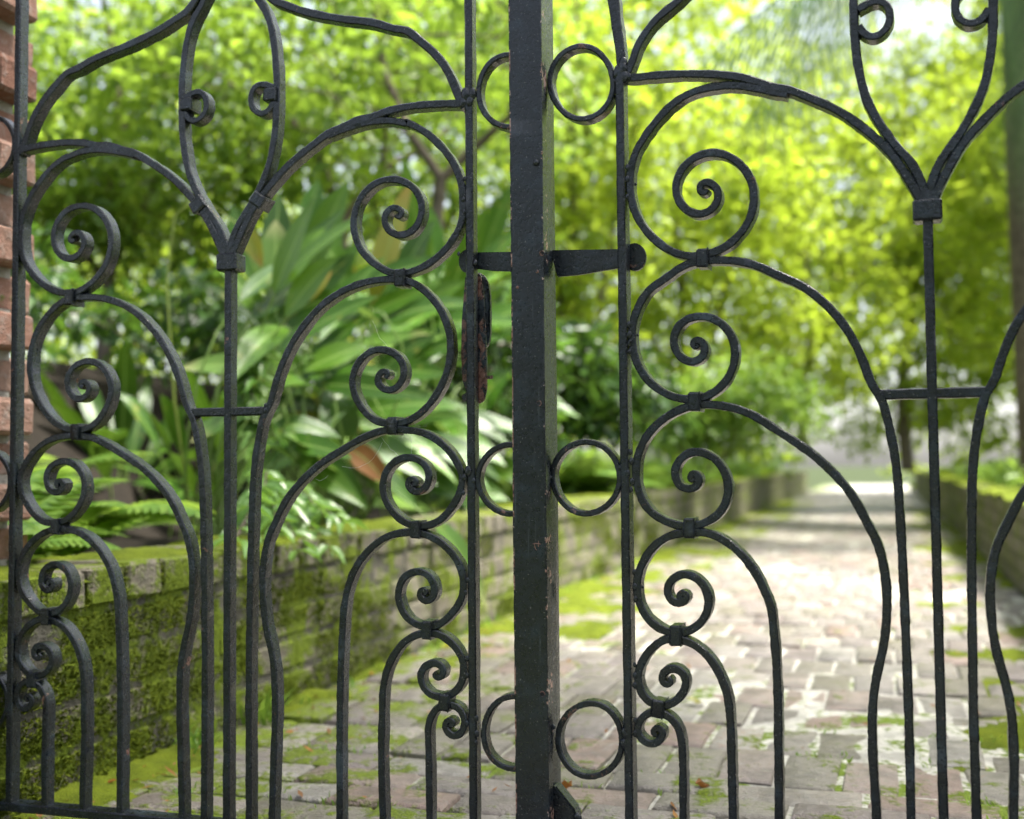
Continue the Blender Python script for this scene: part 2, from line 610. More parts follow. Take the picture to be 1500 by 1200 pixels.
def brick_wall(label, side, seed, y_solo, group):
    """side -1: face at x = 0 looking to +x; side +1: face at x = PATH_W looking to -x"""
    rr = random.Random(seed)
    xf = 0.0 if side < 0 else PATH_W
    s = -1 if side < 0 else 1
    root = thing('brick_wall', label, 'wall', PL(xf, 0, 0), -PATH_A, group)
    # mortar core
    core = chamfer_box('mortar', WALL_T - 0.009, Y1 - Y0 - 0.01, WALL_H - 0.012 + 0.05, 0.004)
    c = obj('mortar', core, M_MORTAR, root, (s * WALL_T / 2, (Y0 + Y1) / 2, (WALL_H - 0.012) / 2 - 0.025))
    items = []
    for k in range(4):
        y = Y0 + 0.103 + (0.108 if k % 2 else 0)
        z = 0.037 + k * 0.0755
        while y < Y1 - 0.1:
            items.append((WB_S, s * 0.052, y, z, True))
            items.append((WB_S, s * (WALL_T - 0.052), y, z, False))
            y += 0.2165
    y = Y0 + 0.055
    while y < Y1 - 0.05:
        items.append((WB_H, s * WALL_T / 2, y, 0.037 + 4 * 0.0755 + 0.001, True))
        y += 0.1085
    sv, sf = [], []
    n = 0
    for bank, x, y, z, front in items:
        me = bank[rr.randrange(len(bank))]
        loc = Vector((x + rr.uniform(-.002, .0025), y + rr.uniform(-.003, .003), z + rr.uniform(-.002, .002)))
        rot = Euler((rr.uniform(-.012, .012), rr.uniform(-.01, .01), math.pi / 2 + rr.uniform(-.012, .012)))
        if bank is WB_H:
            rot.z = math.pi / 2 + rr.uniform(-.02, .02) - math.pi / 2 + math.pi / 2
        if front and y < y_solo and n < 298:
            o = bpy.data.objects.new('brick', me)
            COL.objects.link(o)
            o.parent = root
            o.location = loc
            o.rotation_euler = rot
            n += 1
        else:
            mt = Matrix.Translation(loc) @ rot.to_matrix().to_4x4()
            b0 = len(sv)
            sv += [mt @ v.co for v in me.vertices]
            sf += [[b0 + a for a in q.vertices] for q in me.polygons]
    obj('brick_course', mesh_py('brick_course', sv, sf), M_WBRICK, root, kind='stuff')
    return root


# WB_H is built with its length across the wall: its local x must run along the wall
for m in WB_H:
    m.transform(Matrix.Rotation(0, 4, 'Z'))
wall_l = brick_wall('low mossy brick garden wall along the left edge of the brick path', -1, 21, 7.0, 'low garden walls along the path')
wall_r = brick_wall('low brick garden wall along the right edge of the path', 1, 22, 3.2, 'low garden walls along the path')


def moss_sheet(name, parent, pts_fn, nu, nv, u0, u1, v0, v1, seed, thick, thr, freq):
    """an uneven moss coat that comes through the bricks where it is thick"""
    us, vs_ = np.meshgrid(np.linspace(u0, u1, nu), np.linspace(v0, v1, nv))
    n = smooth_noise(us + 31, vs_ + 17, seed, 4, freq) + 0.25 * (smooth_noise(us + 3, vs_ + 7, seed + 9, 2, 60) - 0.5)
    h = np.clip(n - thr, -0.25, 0.3) * thick
    v = [pts_fn(a, b, c) for a, b, c in zip(us.ravel(), vs_.ravel(), h.ravel())]
    f = [(j * nu + i, j * nu + i + 1, (j + 1) * nu + i + 1, (j + 1) * nu + i) for j in range(nv - 1) for i in range(nu - 1)]
    hh = h.ravel()
    f = [q for q in f if max(hh[a] for a in q) > -0.004]
    me = mesh_py(name, v, f, True)
    return obj(name, me, M_MOSS, parent, kind='stuff')


# wall top and wall face moss (in wall coordinates), path moss (in world)
moss_sheet('moss', wall_l, lambda u, v, h: (-u, v, WALL_H - 0.004 + h - 0.7 * max(0, .022 - u)), 16, 900, -0.004, WALL_T + .01, Y0, 13.5, 2, 0.055, 0.43, 4.5)
def tufts(name, parent, pts, nrm, size, seed):
    rs_ = np.random.RandomState(seed)
    n = len(pts)
    P, N = np.asarray(pts, float), np.asarray(nrm, float)
    d = N * .8 + rs_.normal(0, .55, (n, 3)) + np.array([0, 0, .15])
    d /= np.linalg.norm(d, axis=1)[:, None]
    sd_ = np.cross(d, rs_.normal(0, 1, (n, 3)))
    sd_ /= np.linalg.norm(sd_, axis=1)[:, None]
    L = size * (.5 + rs_.rand(n))[:, None]
    V = np.stack([P - sd_ * L * .32, P + sd_ * L * .32, P + d * L], 1).reshape(-1, 3)
    return obj(name, mesh_np(name, V, np.arange(n * 3).reshape(-1, 3)), M_MOSS, parent, kind='stuff')


rs = np.random.RandomState(5)
n_ = 150000
ty, tz = Y0 + (5.6 - Y0) * rs.rand(n_) ** 1.25, rs.rand(n_) * WALL_H
nn = smooth_noise(ty + 31, tz * 1.6 + 17, 6, 3, 3.6)
left_bias = np.clip((1.15 - ty) / 1.2, -0.3, 1) * 0.13
joint = np.abs(((tz - 0.037) / 0.0755) % 1.0 - 0.5) < 0.08
low = np.clip((0.11 - tz) / 0.11, 0, 1) * .07
keep = (nn + left_bias + low > 0.53 + .05 * rs.rand(n_)) & ~joint & (rs.rand(n_) < .5)
pts_ = np.stack([np.full(keep.sum(), .001), ty[keep], tz[keep]], 1)
tufts('moss', wall_l, pts_, np.tile([1.0, 0, .3], (len(pts_), 1)), .0070, 4)
moss_sheet('moss', wall_r, lambda u, v, h: (u, v, WALL_H + 0.002 + h), 12, 500, -0.012, WALL_T + .01, Y0, 12, 7, 0.07, 0.46, 4.5)
us = lambda u, v, h: PL(u, v, 0.001 + h - 0.012 * max(0, min(1, (u - 0.06) / 0.26)) - (0.006 + 0.010 * min(1, u / .12)) * max(0, min(1, (1.3 - v) / 0.7)))
moss_sheet('moss', None, us, 34, 900, 0.0, 0.46, -0.75, 14, 11, 0.075, 0.485, 5.0)
moss_sheet('moss', None, lambda u, v, h: PL(PATH_W - u, v, -0.002 + h - 0.012 * min(1, u / 0.4)), 24, 600, 0.0, 0.42, -0.75, 12, 13, 0.07, 0.50, 4.0)


# ------------------------------------------------------------------ the gate
D0 = 1.55                                    # distance of the meeting strip
A_L, A_R = R(-16.5), R(-20.5)
P0 = at_depth(797, 600, D0)
BASE = Vector((P0.x, P0.y, 0.0))
DEP = 0.021                                  # depth of the bars


class Leaf:
    """a gate leaf: u along it, y away from the viewer, z up"""
    def __init__(self, ang, label, group):
        self.ang = ang
        self.rot = Matrix.Rotation(ang, 3, 'Z')
        self.inv = self.rot.inverted()
        self.root = thing('gate_leaf', label, 'gate', BASE, ang, group)

    def uz(self, px, py, y=-DEP / 2):
        o = self.inv @ (CAM_POS - BASE)
        d = self.inv @ ray(px, py)
        t = (y - o.y) / d.y
        p = o + d * t
        return (p.x, p.z)

    def part(self, name, me, mat=None):
        return obj(name, me, mat or M_IRON, self.root)


def catmull(pts, step=0.004):
    P = [np.array(p, float) for p in pts]
    P = [2 * P[0] - P[1]] + P + [2 * P[-1] - P[-2]]
    out = []
    for i in range(1, len(P) - 2):
        p0, p1, p2, p3 = P[i - 1], P[i], P[i + 1], P[i + 2]
        L = np.linalg.norm(p2 - p1)
        n = max(2, int(L / step))
        t01 = max(1e-6, np.linalg.norm(p1 - p0) ** .5)
        t12 = max(1e-6, np.linalg.norm(p2 - p1) ** .5)
        t23 = max(1e-6, np.linalg.norm(p3 - p2) ** .5)
        m1 = (p2 - p1 + t12 * ((p1 - p0) / t01 - (p2 - p0) / (t01 + t12)))
        m2 = (p2 - p1 + t12 * ((p3 - p2) / t23 - (p3 - p1) / (t12 + t23)))
        for k in range(n):
            t = k / n
            a = 2 * (p1 - p2) + m1 + m2
            b = -3 * (p1 - p2) - 2 * m1 - m2
            out.append(((a * t + b) * t + m1) * t + p1)
    out.append(P[-2])
    q = np.array(out)
    for _ in range(3):                       # the smith's hand
        q[1:-1] = 0.25 * q[:-2] + 0.5 * q[1:-1] + 0.25 * q[2:]
    return q


def sweep(name, q, t=0.0105, d=DEP, y=0.0, taper0=1.0, taper1=1.0, closed=False, c=0.0015, seed=0, wob=0.035):
    """a chamfered flat bar bent along the curve q in the plane of the leaf"""
    rs = np.random.RandomState(seed + len(q))
    n = len(q)
    if closed:
        T = np.roll(q, -1, 0) - np.roll(q, 1, 0)
    else:
        T = np.gradient(q, axis=0)
    T /= np.linalg.norm(T, axis=1)[:, None] + 1e-9
    N = np.stack([-T[:, 1], T[:, 0]], 1)
    s = np.concatenate([[0], np.cumsum(np.linalg.norm(np.diff(q, axis=0), axis=1))])
    L = s[-1]
    w = np.ones(n)
    if not closed:
        w *= taper0 + (1 - taper0) * np.clip(s / 0.03, 0, 1)
        w *= taper1 + (1 - taper1) * np.clip((L - s) / 0.03, 0, 1)
    ph = rs.rand(6) * 6.28
    wv = 1 + wob * (np.sin(s * 120 + ph[0]) + np.sin(s * 67 + ph[1]) * .8 + np.sin(s * 251 + ph[2]) * .5)
    if closed:
        wv[:] = 1
    hw = t / 2 * w * wv
    dv = 1 + 0.02 * np.sin(s * 90 + ph[3]) if not closed else np.ones(n)
    hd = d / 2 * dv
    prof = [(-1, -1, 1, 0), (-1, -1, 0, 1), (-1, 1, 0, 1), (-1, 1, 1, 0), (1, 1, 1, 0), (1, 1, 0, 1), (1, -1, 0, 1), (1, -1, 1, 0)]
    V = np.zeros((n, 8, 3))
    for k, (a, b, ca, cb) in enumerate(prof):
        off = a * (hw - c * ca)
        yy = b * (hd - c * cb)
        V[:, k, 0] = q[:, 0] + N[:, 0] * off
        V[:, k, 2] = q[:, 1] + N[:, 1] * off
        V[:, k, 1] = y + yy
    jit = rs.normal(0, 0.00016, V.shape)
    V += jit
    F = []
    rng = n if closed else n - 1
    for i in range(rng):
        a, b = i * 8, ((i + 1) % n) * 8
        for k in range(8):
            F.append((a + k, a + (k + 1) % 8, b + (k + 1) % 8, b + k))
    V = V.reshape(-1, 3)
    me = bpy.data.meshes.new(name)
    f2 = [list(x) for x in F]
    if not closed:
        f2.append(list(range(7, -1, -1)))
        f2.append([(n - 1) * 8 + k for k in range(8)])
    me.from_pydata([tuple(p) for p in V], [], f2)
    me.update()
    bm = bmesh.new()
    bm.from_mesh(me)
    bmesh.ops.recalc_face_normals(bm, faces=bm.faces)
    bm.to_mesh(me)
    bm.free()
    me.shade_smooth()
    me.set_sharp_from_angle(angle=R(32))
    return me


def crop(x0, y0, s, pts):
    return [(x0 + a / s, y0 + b / s) for a, b in pts]


lbl_l = 'left leaf of black wrought iron gate, with the hanging rusty handle plate'
lbl_r = 'right leaf of black wrought iron gate, carrying the wide meeting strip'
GL = Leaf(A_L, lbl_l, 'leaves of the iron gate')
GR = Leaf(A_R, lbl_r, 'leaves of the iron gate')


def A(leaf, pts):
    return [leaf.uz(*p) for p in pts]


# ---- traced centre lines of the front faces (picture pixels)
C6 = 6.0
LB = [(685.9, 0), (688, 293), (690.2, 700), (692.8, 1200)]
RB = [(907.3, 104), (910, 250), (916.5, 600), (922, 1200)]
RBU = [(872, -90), (884, -45), (896, 0), (903.5, 48), (911, 100)]

RS1 = crop(740, 0, 3.75, [(1485, 508), (1300, 470), (1150, 474), (1030, 504), (930, 560), (850, 638), (770, 740), (717, 830)]) + \
    crop(900, 200, C6, [(180, 150), (142, 270), (132, 400), (145, 540), (190, 690), (280, 830), (420, 960), (560, 1030), (670, 1052), (780, 1042), (900, 1005), (1020, 935), (1130, 820), (1200, 690), (1225, 540), (1205, 400), (1140, 280), (1040, 190), (920, 142), (800, 145), (680, 195), (590, 285), (535, 420), (550, 540), (620, 632), (720, 682), (820, 665), (897, 590), (915, 490), (880, 422), (810, 392), (757, 412), (740, 455), (765, 500), (805, 488), (806, 462)])
RS2 = crop(740, 300, 3.75, [(1485, 380), (1400, 340), (1300, 312), (1150, 303), (1040, 312), (960, 345), (870, 410)]) + \
    crop(900, 400, C6, [(300, 150), (220, 270), (170, 400), (152, 540), (162, 680), (205, 810), (280, 930), (400, 1033), (530, 1092), (640, 1110), (760, 1098), (870, 1050), (970, 960), (1040, 830), (1060, 680), (1030, 560), (960, 462), (860, 396), (750, 378), (640, 403), (555, 475), (515, 590), (538, 690), (605, 760), (690, 785), (770, 742), (800, 665), (772, 603), (720, 582), (685, 605), (690, 645), (725, 650), (728, 628)])
RS3 = crop(900, 570, C6, [(1410, 352), (1250, 247), (1100, 182), (950, 147), (800, 134), (700, 137), (620, 163), (500, 215), (380, 303), (290, 400), (230, 510), (192, 640), (186, 760), (203, 880), (252, 1000), (330, 1092), (420, 1150), (530, 1193), (660, 1208), (770, 1185), (870, 1135), (945, 1060), (990, 950), (1000, 850), (980, 760), (930, 668), (850, 590), (750, 551), (650, 560), (572, 620), (526, 710), (532, 790), (578, 860), (650, 890), (720, 862), (750, 805), (732, 752), (690, 738), (660, 762), (665, 800), (698, 802), (700, 780)])
RS4 = [(1141, 1230), (1140, 1100), (1138.5, 1010), (1134, 935)] + \
    crop(900, 750, C6, [(1370, 830), (1310, 680), (1220, 510), (1110, 372), (980, 262), (860, 198), (740, 178), (660, 175), (580, 188), (470, 215), (360, 288), (270, 400), (212, 530), (192, 660), (212, 790), (260, 900), (330, 982), (420, 1040), (540, 1067), (650, 1050), (750, 982), (812, 880), (827, 760), (790, 660), (720, 582), (620, 546), (530, 572), (467, 640), (456, 720), (500, 788), (560, 812), (625, 783), (640, 735), (603, 706), (560, 725), (568, 765), (597, 752)])
RS5 = [(1073, 1260), (1073, 1200)] + \
    crop(900, 920, C6, [(1028, 1190), (1020, 900), (1008, 700), (980, 560), (926, 420), (850, 290), (760, 193), (660, 130), (600, 110), (530, 95), (440, 103), (350, 160), (262, 260), (212, 370), (203, 460), (228, 560), (290, 642), (370, 683), (460, 682), (535, 650), (603, 570), (630, 480), (612, 410), (560, 366), (490, 352), (422, 390), (405, 460), (440, 508), (488, 500), (500, 465), (468, 447)])
RS6 = [(1000, 1260), (1000, 1200)] + \
    crop(900, 920, C6, [(598, 1190), (588, 1000), (560, 885), (505, 805), (440, 760), (370, 738), (300, 748), (230, 800), (197, 880), (207, 950), (260, 1008), (330, 1030), (400, 990), (430, 932), (410, 887), (362, 880), (330, 915), (345, 950), (372, 935)])
R_TOPARC = [(1052, -75), (1020, -28), (990.7, 2.7), (969, 20), (948, 42.7), (932.5, 69), (925, 92), (917, 108)]
R_ARCH = [(914, 113), (930, 113.3), (953, 110.5), (993, 108), (1033, 108), (1073, 110.7), (1100, 116.5), (1136, 128)]

LS1 = crop(360, 170, C6, [(720, 172), (850, 118), (950, 88), (1050, 58), (1160, 40), (1300, 42), (1420, 65)]) + \
    crop(360, 0, 3.75, [(870, 668), (960, 708), (1040, 772), (1110, 852)]) + \
    crop(480, 230, C6, [(1100, 50), (1145, 150), (1172, 240), (1182, 350), (1182, 490), (1160, 600), (1100, 720), (1020, 822), (920, 912), (800, 982), (680, 1018), (580, 1022), (480, 985), (380, 915), (290, 820), (242, 710), (222, 580), (245, 440), (310, 322), (410, 232), (520, 195), (620, 200), (720, 242), (790, 322), (822, 420), (815, 520), (770, 620), (690, 677), (610, 687), (540, 652), (495, 580), (502, 500), (545, 447), (600, 440), (650, 470), (650, 520), (612, 528), (598, 508)])
LS2 = [(363.5, 1260), (363.5, 1000), (365, 880), (367, 780), (371, 690), (378, 640), (385, 610)] + \
    crop(360, 300, 3.75, [(128, 1098), (170, 950), (230, 800), (310, 670), (400, 565), (500, 490), (620, 435), (740, 411), (840, 408), (920, 430), (1000, 490), (1070, 580)]) + \
    crop(480, 450, C6, [(1030, 110), (1060, 200), (1073, 300), (1072, 440), (1035, 600), (970, 735), (890, 852), (800, 942), (700, 1000), (575, 1026), (460, 1012), (370, 970), (290, 880), (232, 770), (210, 650), (235, 540), (300, 440), (400, 378), (500, 375), (600, 417), (658, 500), (668, 590), (632, 680), (560, 731), (490, 722), (437, 672), (430, 610), (470, 560), (520, 562), (533, 598), (502, 618)])
LS3 = [(397, 1260), (397.3, 1200), (399.5, 1120), (402, 1040), (400.5, 985), (395.5, 950), (388, 915), (384, 875), (384, 835), (390.7, 793), (402.7, 764), (418.7, 732), (440, 705.3), (466.7, 681), (498.7, 660), (530.7, 641.5), (552, 633), (574, 629)] + \
    crop(480, 620, C6, [(680, 60), (800, 75), (900, 112), (990, 172), (1070, 252), (1130, 340), (1170, 430), (1180, 510), (1158, 610), (1105, 715), (1030, 810), (940, 880), (850, 905), (770, 903), (690, 880), (600, 820), (530, 730), (482, 620), (480, 520), (510, 420), (580, 342), (670, 302), (760, 307), (840, 352), (885, 430), (885, 510), (850, 580), (790, 615), (730, 592), (697, 540), (705, 500), (750, 485), (785, 510), (772, 545), (745, 535)])
LS4 = [(496.8, 1260), (496.8, 1200), (497, 1040), (499.5, 953), (501, 920), (503.5, 887), (509, 860), (518, 836)] + \
    crop(480, 770, C6, [(320, 258), (430, 150), (560, 82), (680, 62), (780, 60), (880, 88), (980, 142), (1070, 222), (1140, 322), (1180, 420), (1190, 520), (1180, 620), (1140, 705), (1070, 792), (980, 870), (890, 892), (800, 880), (720, 840), (652, 750), (615, 640), (620, 550), (660, 460), (730, 412), (820, 407), (898, 452), (935, 540), (932, 620), (888, 668), (830, 658), (796, 610), (810, 570), (850, 562), (868, 592), (842, 600)])
LS5 = [(560, 1260), (560, 1200)] + \
    crop(480, 920, C6, [(467, 1190), (468, 1000), (472, 800), (475, 650), (487, 500), (530, 335), (590, 220), (660, 132), (740, 78), (830, 50), (900, 42), (980, 62), (1070, 120), (1140, 200), (1185, 290), (1190, 380), (1180, 470), (1130, 550), (1060, 602), (980, 612), (900, 590), (840, 530), (807, 440), (822, 370), (880, 322), (950, 307), (1008, 340), (1022, 400), (985, 446), (942, 438), (932, 410), (952, 402)])
LS6 = [(628, 1260), (628.3, 1200)] + \
    crop(480, 920, C6, [(885, 1190), (880, 1000), (878, 900), (890, 820), (930, 735), (985, 688), (1040, 672), (1100, 680), (1152, 708), (1190, 770), (1200, 850), (1180, 920), (1110, 962), (1050, 930), (1022, 870), (1032, 822), (1080, 807), (1112, 840), (1088, 868), (1066, 850)])
L_SARCH = [(340, -58), (368, -35)] + crop(360, 0, C6, [(220, -10), (330, 35), (480, 90), (650, 130), (850, 165), (1000, 180), (1150, 205), (1300, 250)]) + \
    crop(360, 0, 3.75, [(880, 165), (960, 225), (1040, 297), (1100, 378), (1140, 460), (1172, 540), (1200, 590)])
L_CURVE = [(355, -48)] + crop(360, 0, C6, [(100, -10), (150, 60), (200, 170), (230, 300), (250, 450), (262, 600), (268, 750), (266, 900), (262, 1000)]) + \
    crop(360, 170, C6, [(255, 100), (235, 250), (205, 400), (165, 520), (120, 620), (75, 710), (25, 800)]) + [(349, 327), (339, 352), (333, 378)]
L_ARCH = crop(360, 0, 3.75, [(1215, 568), (1150, 568), (1050, 570), (900, 583), (780, 608), (680, 645)]) + \
    crop(360, 170, C6, [(980, 30), (850, 92), (720, 152), (580, 255), (440, 368), (340, 460), (250, 560), (170, 660), (95, 760), (30, 870)]) + [(351, 345), (340, 372), (334, 394)]

UL_B = GL.uz(690, 600)[0]
UR_B = GR.uz(916.5, 600)[0]
U_CL = GL.uz(332, 700)[0]                    # middle of the left leaf
U_CR = UR_B + (UL_B - U_CL)                  # middle of the right leaf
Z_BOT = GL.uz(560, 1233)[1] + 0.004
Z_TOP = 1.46


def clampz(pts):
    return [(u, max(z, Z_BOT)) for u, z in pts]


def mirror(pts, uc):
    return [(2 * uc - u, z) for u, z in pts]


def to_right(pts):
    """a curve of the left leaf carried over to the right leaf as its mirror image"""
    return [(UR_B + (UL_B - u), z + 0.004) for u, z in pts]


def scroll(leaf, name, pts, t=0.0105, taper1=0.72, seed=1, mirrored=True, uc=0.0, taper0=1.0, step=0.004):
    q = catmull(pts, step)
    leaf.part(name, sweep(name, q, t, seed=seed, taper1=taper1, taper0=taper0))
    if mirrored:
        q2 = q.copy()
        q2[:, 0] = 2 * uc - q2[:, 0]
        leaf.part(name, sweep(name, q2, t, seed=seed + 50, taper1=taper1, taper0=taper0))


# ---- left leaf
left_scrolls = [A(GL, s) for s in (LS1, LS2, LS3, LS4, LS5, LS6)]
left_scrolls = [left_scrolls[0]] + [clampz(s) for s in left_scrolls[1:]]
for k, s in enumerate(left_scrolls):
    scroll(GL, 'scroll', s, 0.0103 if k < 5 else 0.0098, seed=10 + k, uc=U_CL)
l_sarch, l_curve, l_arch = A(GL, L_SARCH), A(GL, L_CURVE), A(GL, L_ARCH)
scroll(GL, 'arch', l_sarch, 0.0118, 1.0, 31, True, U_CL)
scroll(GL, 'curved_bar', l_curve, 0.0108, 1.0, 32, True, U_CL)
scroll(GL, 'arch', l_arch, 0.0112, 1.0, 33, True, U_CL)

# ---- right leaf: traced where it is seen, carried on as the left leaf shows
rs1 = A(GR, RS1)
r_arch = A(GR, R_ARCH)
full = to_right(l_arch)
tail = [p for p in full if p[0] > r_arch[-1][0] + 0.012]
us0, zs0 = [p[0] for p in full], [p[1] for p in full]
dz0 = r_arch[-1][1] - float(np.interp(r_arch[-1][0], us0, zs0))
tail = [(u, z + dz0 * max(0.0, 1 - (u - r_arch[-1][0]) / 0.2)) for u, z in tail]
r_arch = r_arch + tail
rs1 = [(tail[0][0], tail[0][1] - 0.006)] + rs1


def with_arm(right_pts, left_pts):
    u_edge = right_pts[0][0]
    arm = to_right(left_pts)
    best = None
    cut = 0
    for i, p in enumerate(arm):              # the arm comes first in the traced list
        if p[0] <= u_edge + 0.012:
            cut = i
            break
    arm = arm[:cut]
    if not arm:
        return right_pts
    nxt = to_right(left_pts)[cut]
    k = (u_edge - arm[-1][0]) / (nxt[0] - arm[-1][0])
    dz = right_pts[0][1] - (arm[-1][1] + (nxt[1] - arm[-1][1]) * k)
    return [(u, max(Z_BOT, z + dz * max(0.0, 1 - (u - u_edge) / 0.16 - max(0.0, right_pts[0][1] - z) / 0.5))) for u, z in arm] + right_pts


rs2 = with_arm(A(GR, RS2), left_scrolls[1])
rs3 = with_arm(A(GR, RS3), left_scrolls[2])
rs4, rs5, rs6 = (clampz(A(GR, s)) for s in (RS4, RS5, RS6))
for k, s in enumerate((rs1, rs2, rs3, rs4, rs5, rs6)):
    scroll(GR, 'scroll', s, 0.0106 if k < 5 else 0.0100, seed=110 + k, uc=U_CR)
scroll(GR, 'arch', A(GR, R_TOPARC), 0.0108, 1.0, 131, True, U_CR)
scroll(GR, 'arch', r_arch, 0.0108, 1.0, 132, True, U_CR)
scroll(GR, 'curved_bar', to_right(l_curve), 0.0108, 1.0, 133, True, U_CR)

# ---- uprights, centre bars, rails, hinge stiles
def straight(leaf, name, p0, p1, t, d=DEP, y=0.0, seed=0, mat=None, c=0.0018):
    q = catmull([p0, ((p0[0] + p1[0]) / 2, (p0[1] + p1[1]) / 2), p1], 0.012)
    return leaf.part(name, sweep(name, q, t, d, y, seed=seed, c=c, wob=0.012), mat)


for leaf, ub, uc, bar, sgn in ((GL, UL_B, U_CL, LB, 1), (GR, UR_B, U_CR, RB, -1)):
    top, bot = leaf.uz(*bar[0]), leaf.uz(*bar[-1])
    um = (top[0] + bot[0]) / 2
    ztop = Z_TOP if leaf is GL else leaf.uz(911, 98)[1]
    straight(leaf, 'upright', (um + (top[0] - bot[0]) * .2, ztop), (bot[0], Z_BOT), 0.0114, 0.0215 if leaf is GL else 0.026, seed=3)
    straight(leaf, 'upright', (2 * uc - um, Z_TOP), (2 * uc - um, Z_BOT), 0.0114, 0.0215, seed=4)
    straight(leaf, 'upright', (uc, Z_BOT), (uc, GL.uz(333, 372)[1]), 0.0114, seed=5)
    # hinge stile with its rings
    uh = 2 * uc - um - sgn * 0.116
    straight(leaf, 'stile', (uh, Z_TOP), (uh, 0.015), 0.03, 0.03, seed=6)
    ring_r = (abs(uh - (2 * uc - um)) - 0.021) / 2
    for zc in (GL.uz(746, 133)[1], GL.uz(746, 702)[1], GL.uz(754, 1075)[1]):
        a = np.linspace(0, 2 * math.pi, 72, endpoint=False)
        cu = (uh + 2 * uc - um) / 2 + sgn * 0.005
        q = np.stack([cu + ring_r * np.cos(a), zc + ring_r * 1.02 * np.sin(a)], 1)
        leaf.part('ring', sweep('ring', q, 0.0075, 0.020, closed=True))
    # bottom and top rails
    u_in = BASE.x * 0 + (-0.006 if leaf is GL else 0.018)
    straight(leaf, 'bottom_rail', (min(u_in, uh), Z_BOT - 0.004), (max(u_in, uh), Z_BOT - 0.004), 0.013, 0.026, seed=7)
    straight(leaf, 'top_rail', (min(u_in, uh), Z_TOP), (max(u_in, uh), Z_TOP), 0.016, 0.026, seed=8)
straight(GR, 'upright', GR.uz(911, 104), (GR.uz(872, -90)[0] + 0.004, Z_TOP), 0.0112, seed=9) if False else scroll(GR, 'upright', A(GR, RBU) + [(GR.uz(866, -130)[0], Z_TOP)], 0.0122, 1.0, 9, False)

# stub between the tall arch and the centre bar
zs = GL.uz(376, 602)[1]
for leaf, uc, us_ in ((GL, U_CL, GL.uz(386, 602)[0]), (GR, U_CR, UR_B + (UL_B - GL.uz(386, 602)[0]))):
    straight(leaf, 'tie_bar', (min(us_, 2 * uc - us_), zs), (max(us_, 2 * uc - us_), zs), 0.0128, 0.019, seed=12)

# centre scroll of the upper panel
LC = crop(360, 0, C6, [(240, 768), (180, 745), (110, 742), (62, 780), (40, 850), (48, 930), (90, 985), (150, 1000), (205, 960), (242, 895)])
for leaf, uc, pts in ((GL, U_CL, A(GL, LC)), (GR, U_CR, to_right(A(GL, LC)))):
    scroll(leaf, 'scroll', pts, 0.0095, 1.0, 61, True, uc, step=0.003)


def ring_at(leaf, cx, cy, w, h, seed):
    """ring traced by its outer outline"""
    t = 0.0078
    c = leaf.uz(cx, cy)
    a = np.linspace(0, 2 * math.pi, 84, endpoint=False)
    e = [leaf.uz(cx + w * math.cos(k), cy - h * math.sin(k)) for k in a]
    q = np.array(e)
    cc = q.mean(0)
    dd = q - cc
    rl = np.linalg.norm(dd, axis=1)[:, None]
    q = cc + dd * (rl - t / 2) / rl
    rs = np.random.RandomState(seed)
    q += np.stack([np.sin(a * 3 + rs.rand() * 6), np.cos(a * 2 + rs.rand() * 6)], 1) * 0.0005
    return leaf.part('ring', sweep('ring', q, t, 0.0205, closed=True), M_RING)


ring_at(GR, 851, 120.5, 50, 57.5, 1)
ring_at(GR, 858, 699.5, 53, 57, 2)
ring_at(GR, 863.5, 1085, 51, 58, 3)
ring_at(GL, 745.5, 133, 49, 57, 4)
ring_at(GL, 746, 702, 50, 55, 5)
ring_at(GL, 754, 1074, 50.5, 57.5, 6)


# ---- collars
def collar(leaf, px, py, w, h, ang, uc=None, to=None):
    def mk(u, z, a):
        me = chamfer_box('collar', w, DEP + 0.0085, h, 0.0022, 0.0006, random.Random(int(px + py)))
        me.shade_smooth()
        me.set_sharp_from_angle(angle=R(30))
        o = leaf.part('collar', me)
        o.location = (u, 0, z)
        o.rotation_euler = (0, a, 0)
        lip = chamfer_box('seam', w * 0.10, DEP + 0.0098, h + 0.0016, 0.0006)
        s = obj('seam', lip, M_IRON, o, (w * 0.43, 0, 0))
    u, z = leaf.uz(px, py)
    if to:
        u, z = to((u, z))
    mk(u, z, ang)
    if uc is not None:
        mk(2 * uc - u, z, -ang)


K = D0 / FPX
left_collars = [(586, 407, 17, 26, 0.0), (574.5, 624, 15.5, 25, 0.0), (608.5, 776, 16, 25, 0.0), (625.5, 923, 16, 26, 0.03), (651, 1029, 17, 24, 0.10), (396, 139, 22, 20, 0.0), (378, 293, 25, 20, 0.62)]
for px, py, w, h, a in left_collars:
    collar(GL, px, py, w * K * 1.05, h * K * 1.04, a, U_CL)
for px, py, w, h, a in [(1029, 378, 17, 27, 0.03), (1017.5, 588.5, 17, 27, 0.0), (1009.5, 773.5, 16.5, 28, 0.02), (990, 931, 17, 29, 0.0), (963.5, 1038, 18, 25, 0.13)]:
    collar(GR, px, py, w * K * 1.02, h * K * 0.98, a, U_CR)


for leaf, uc in ((GL, U_CL), (GR, U_CR)):      # collar that gathers the centre bars
    me = chamfer_box('collar', 0.034, DEP + 0.010, 0.026, 0.0025)
    o = leaf.part('collar', me)
    o.location = (uc, 0, GL.uz(333, 384)[1])

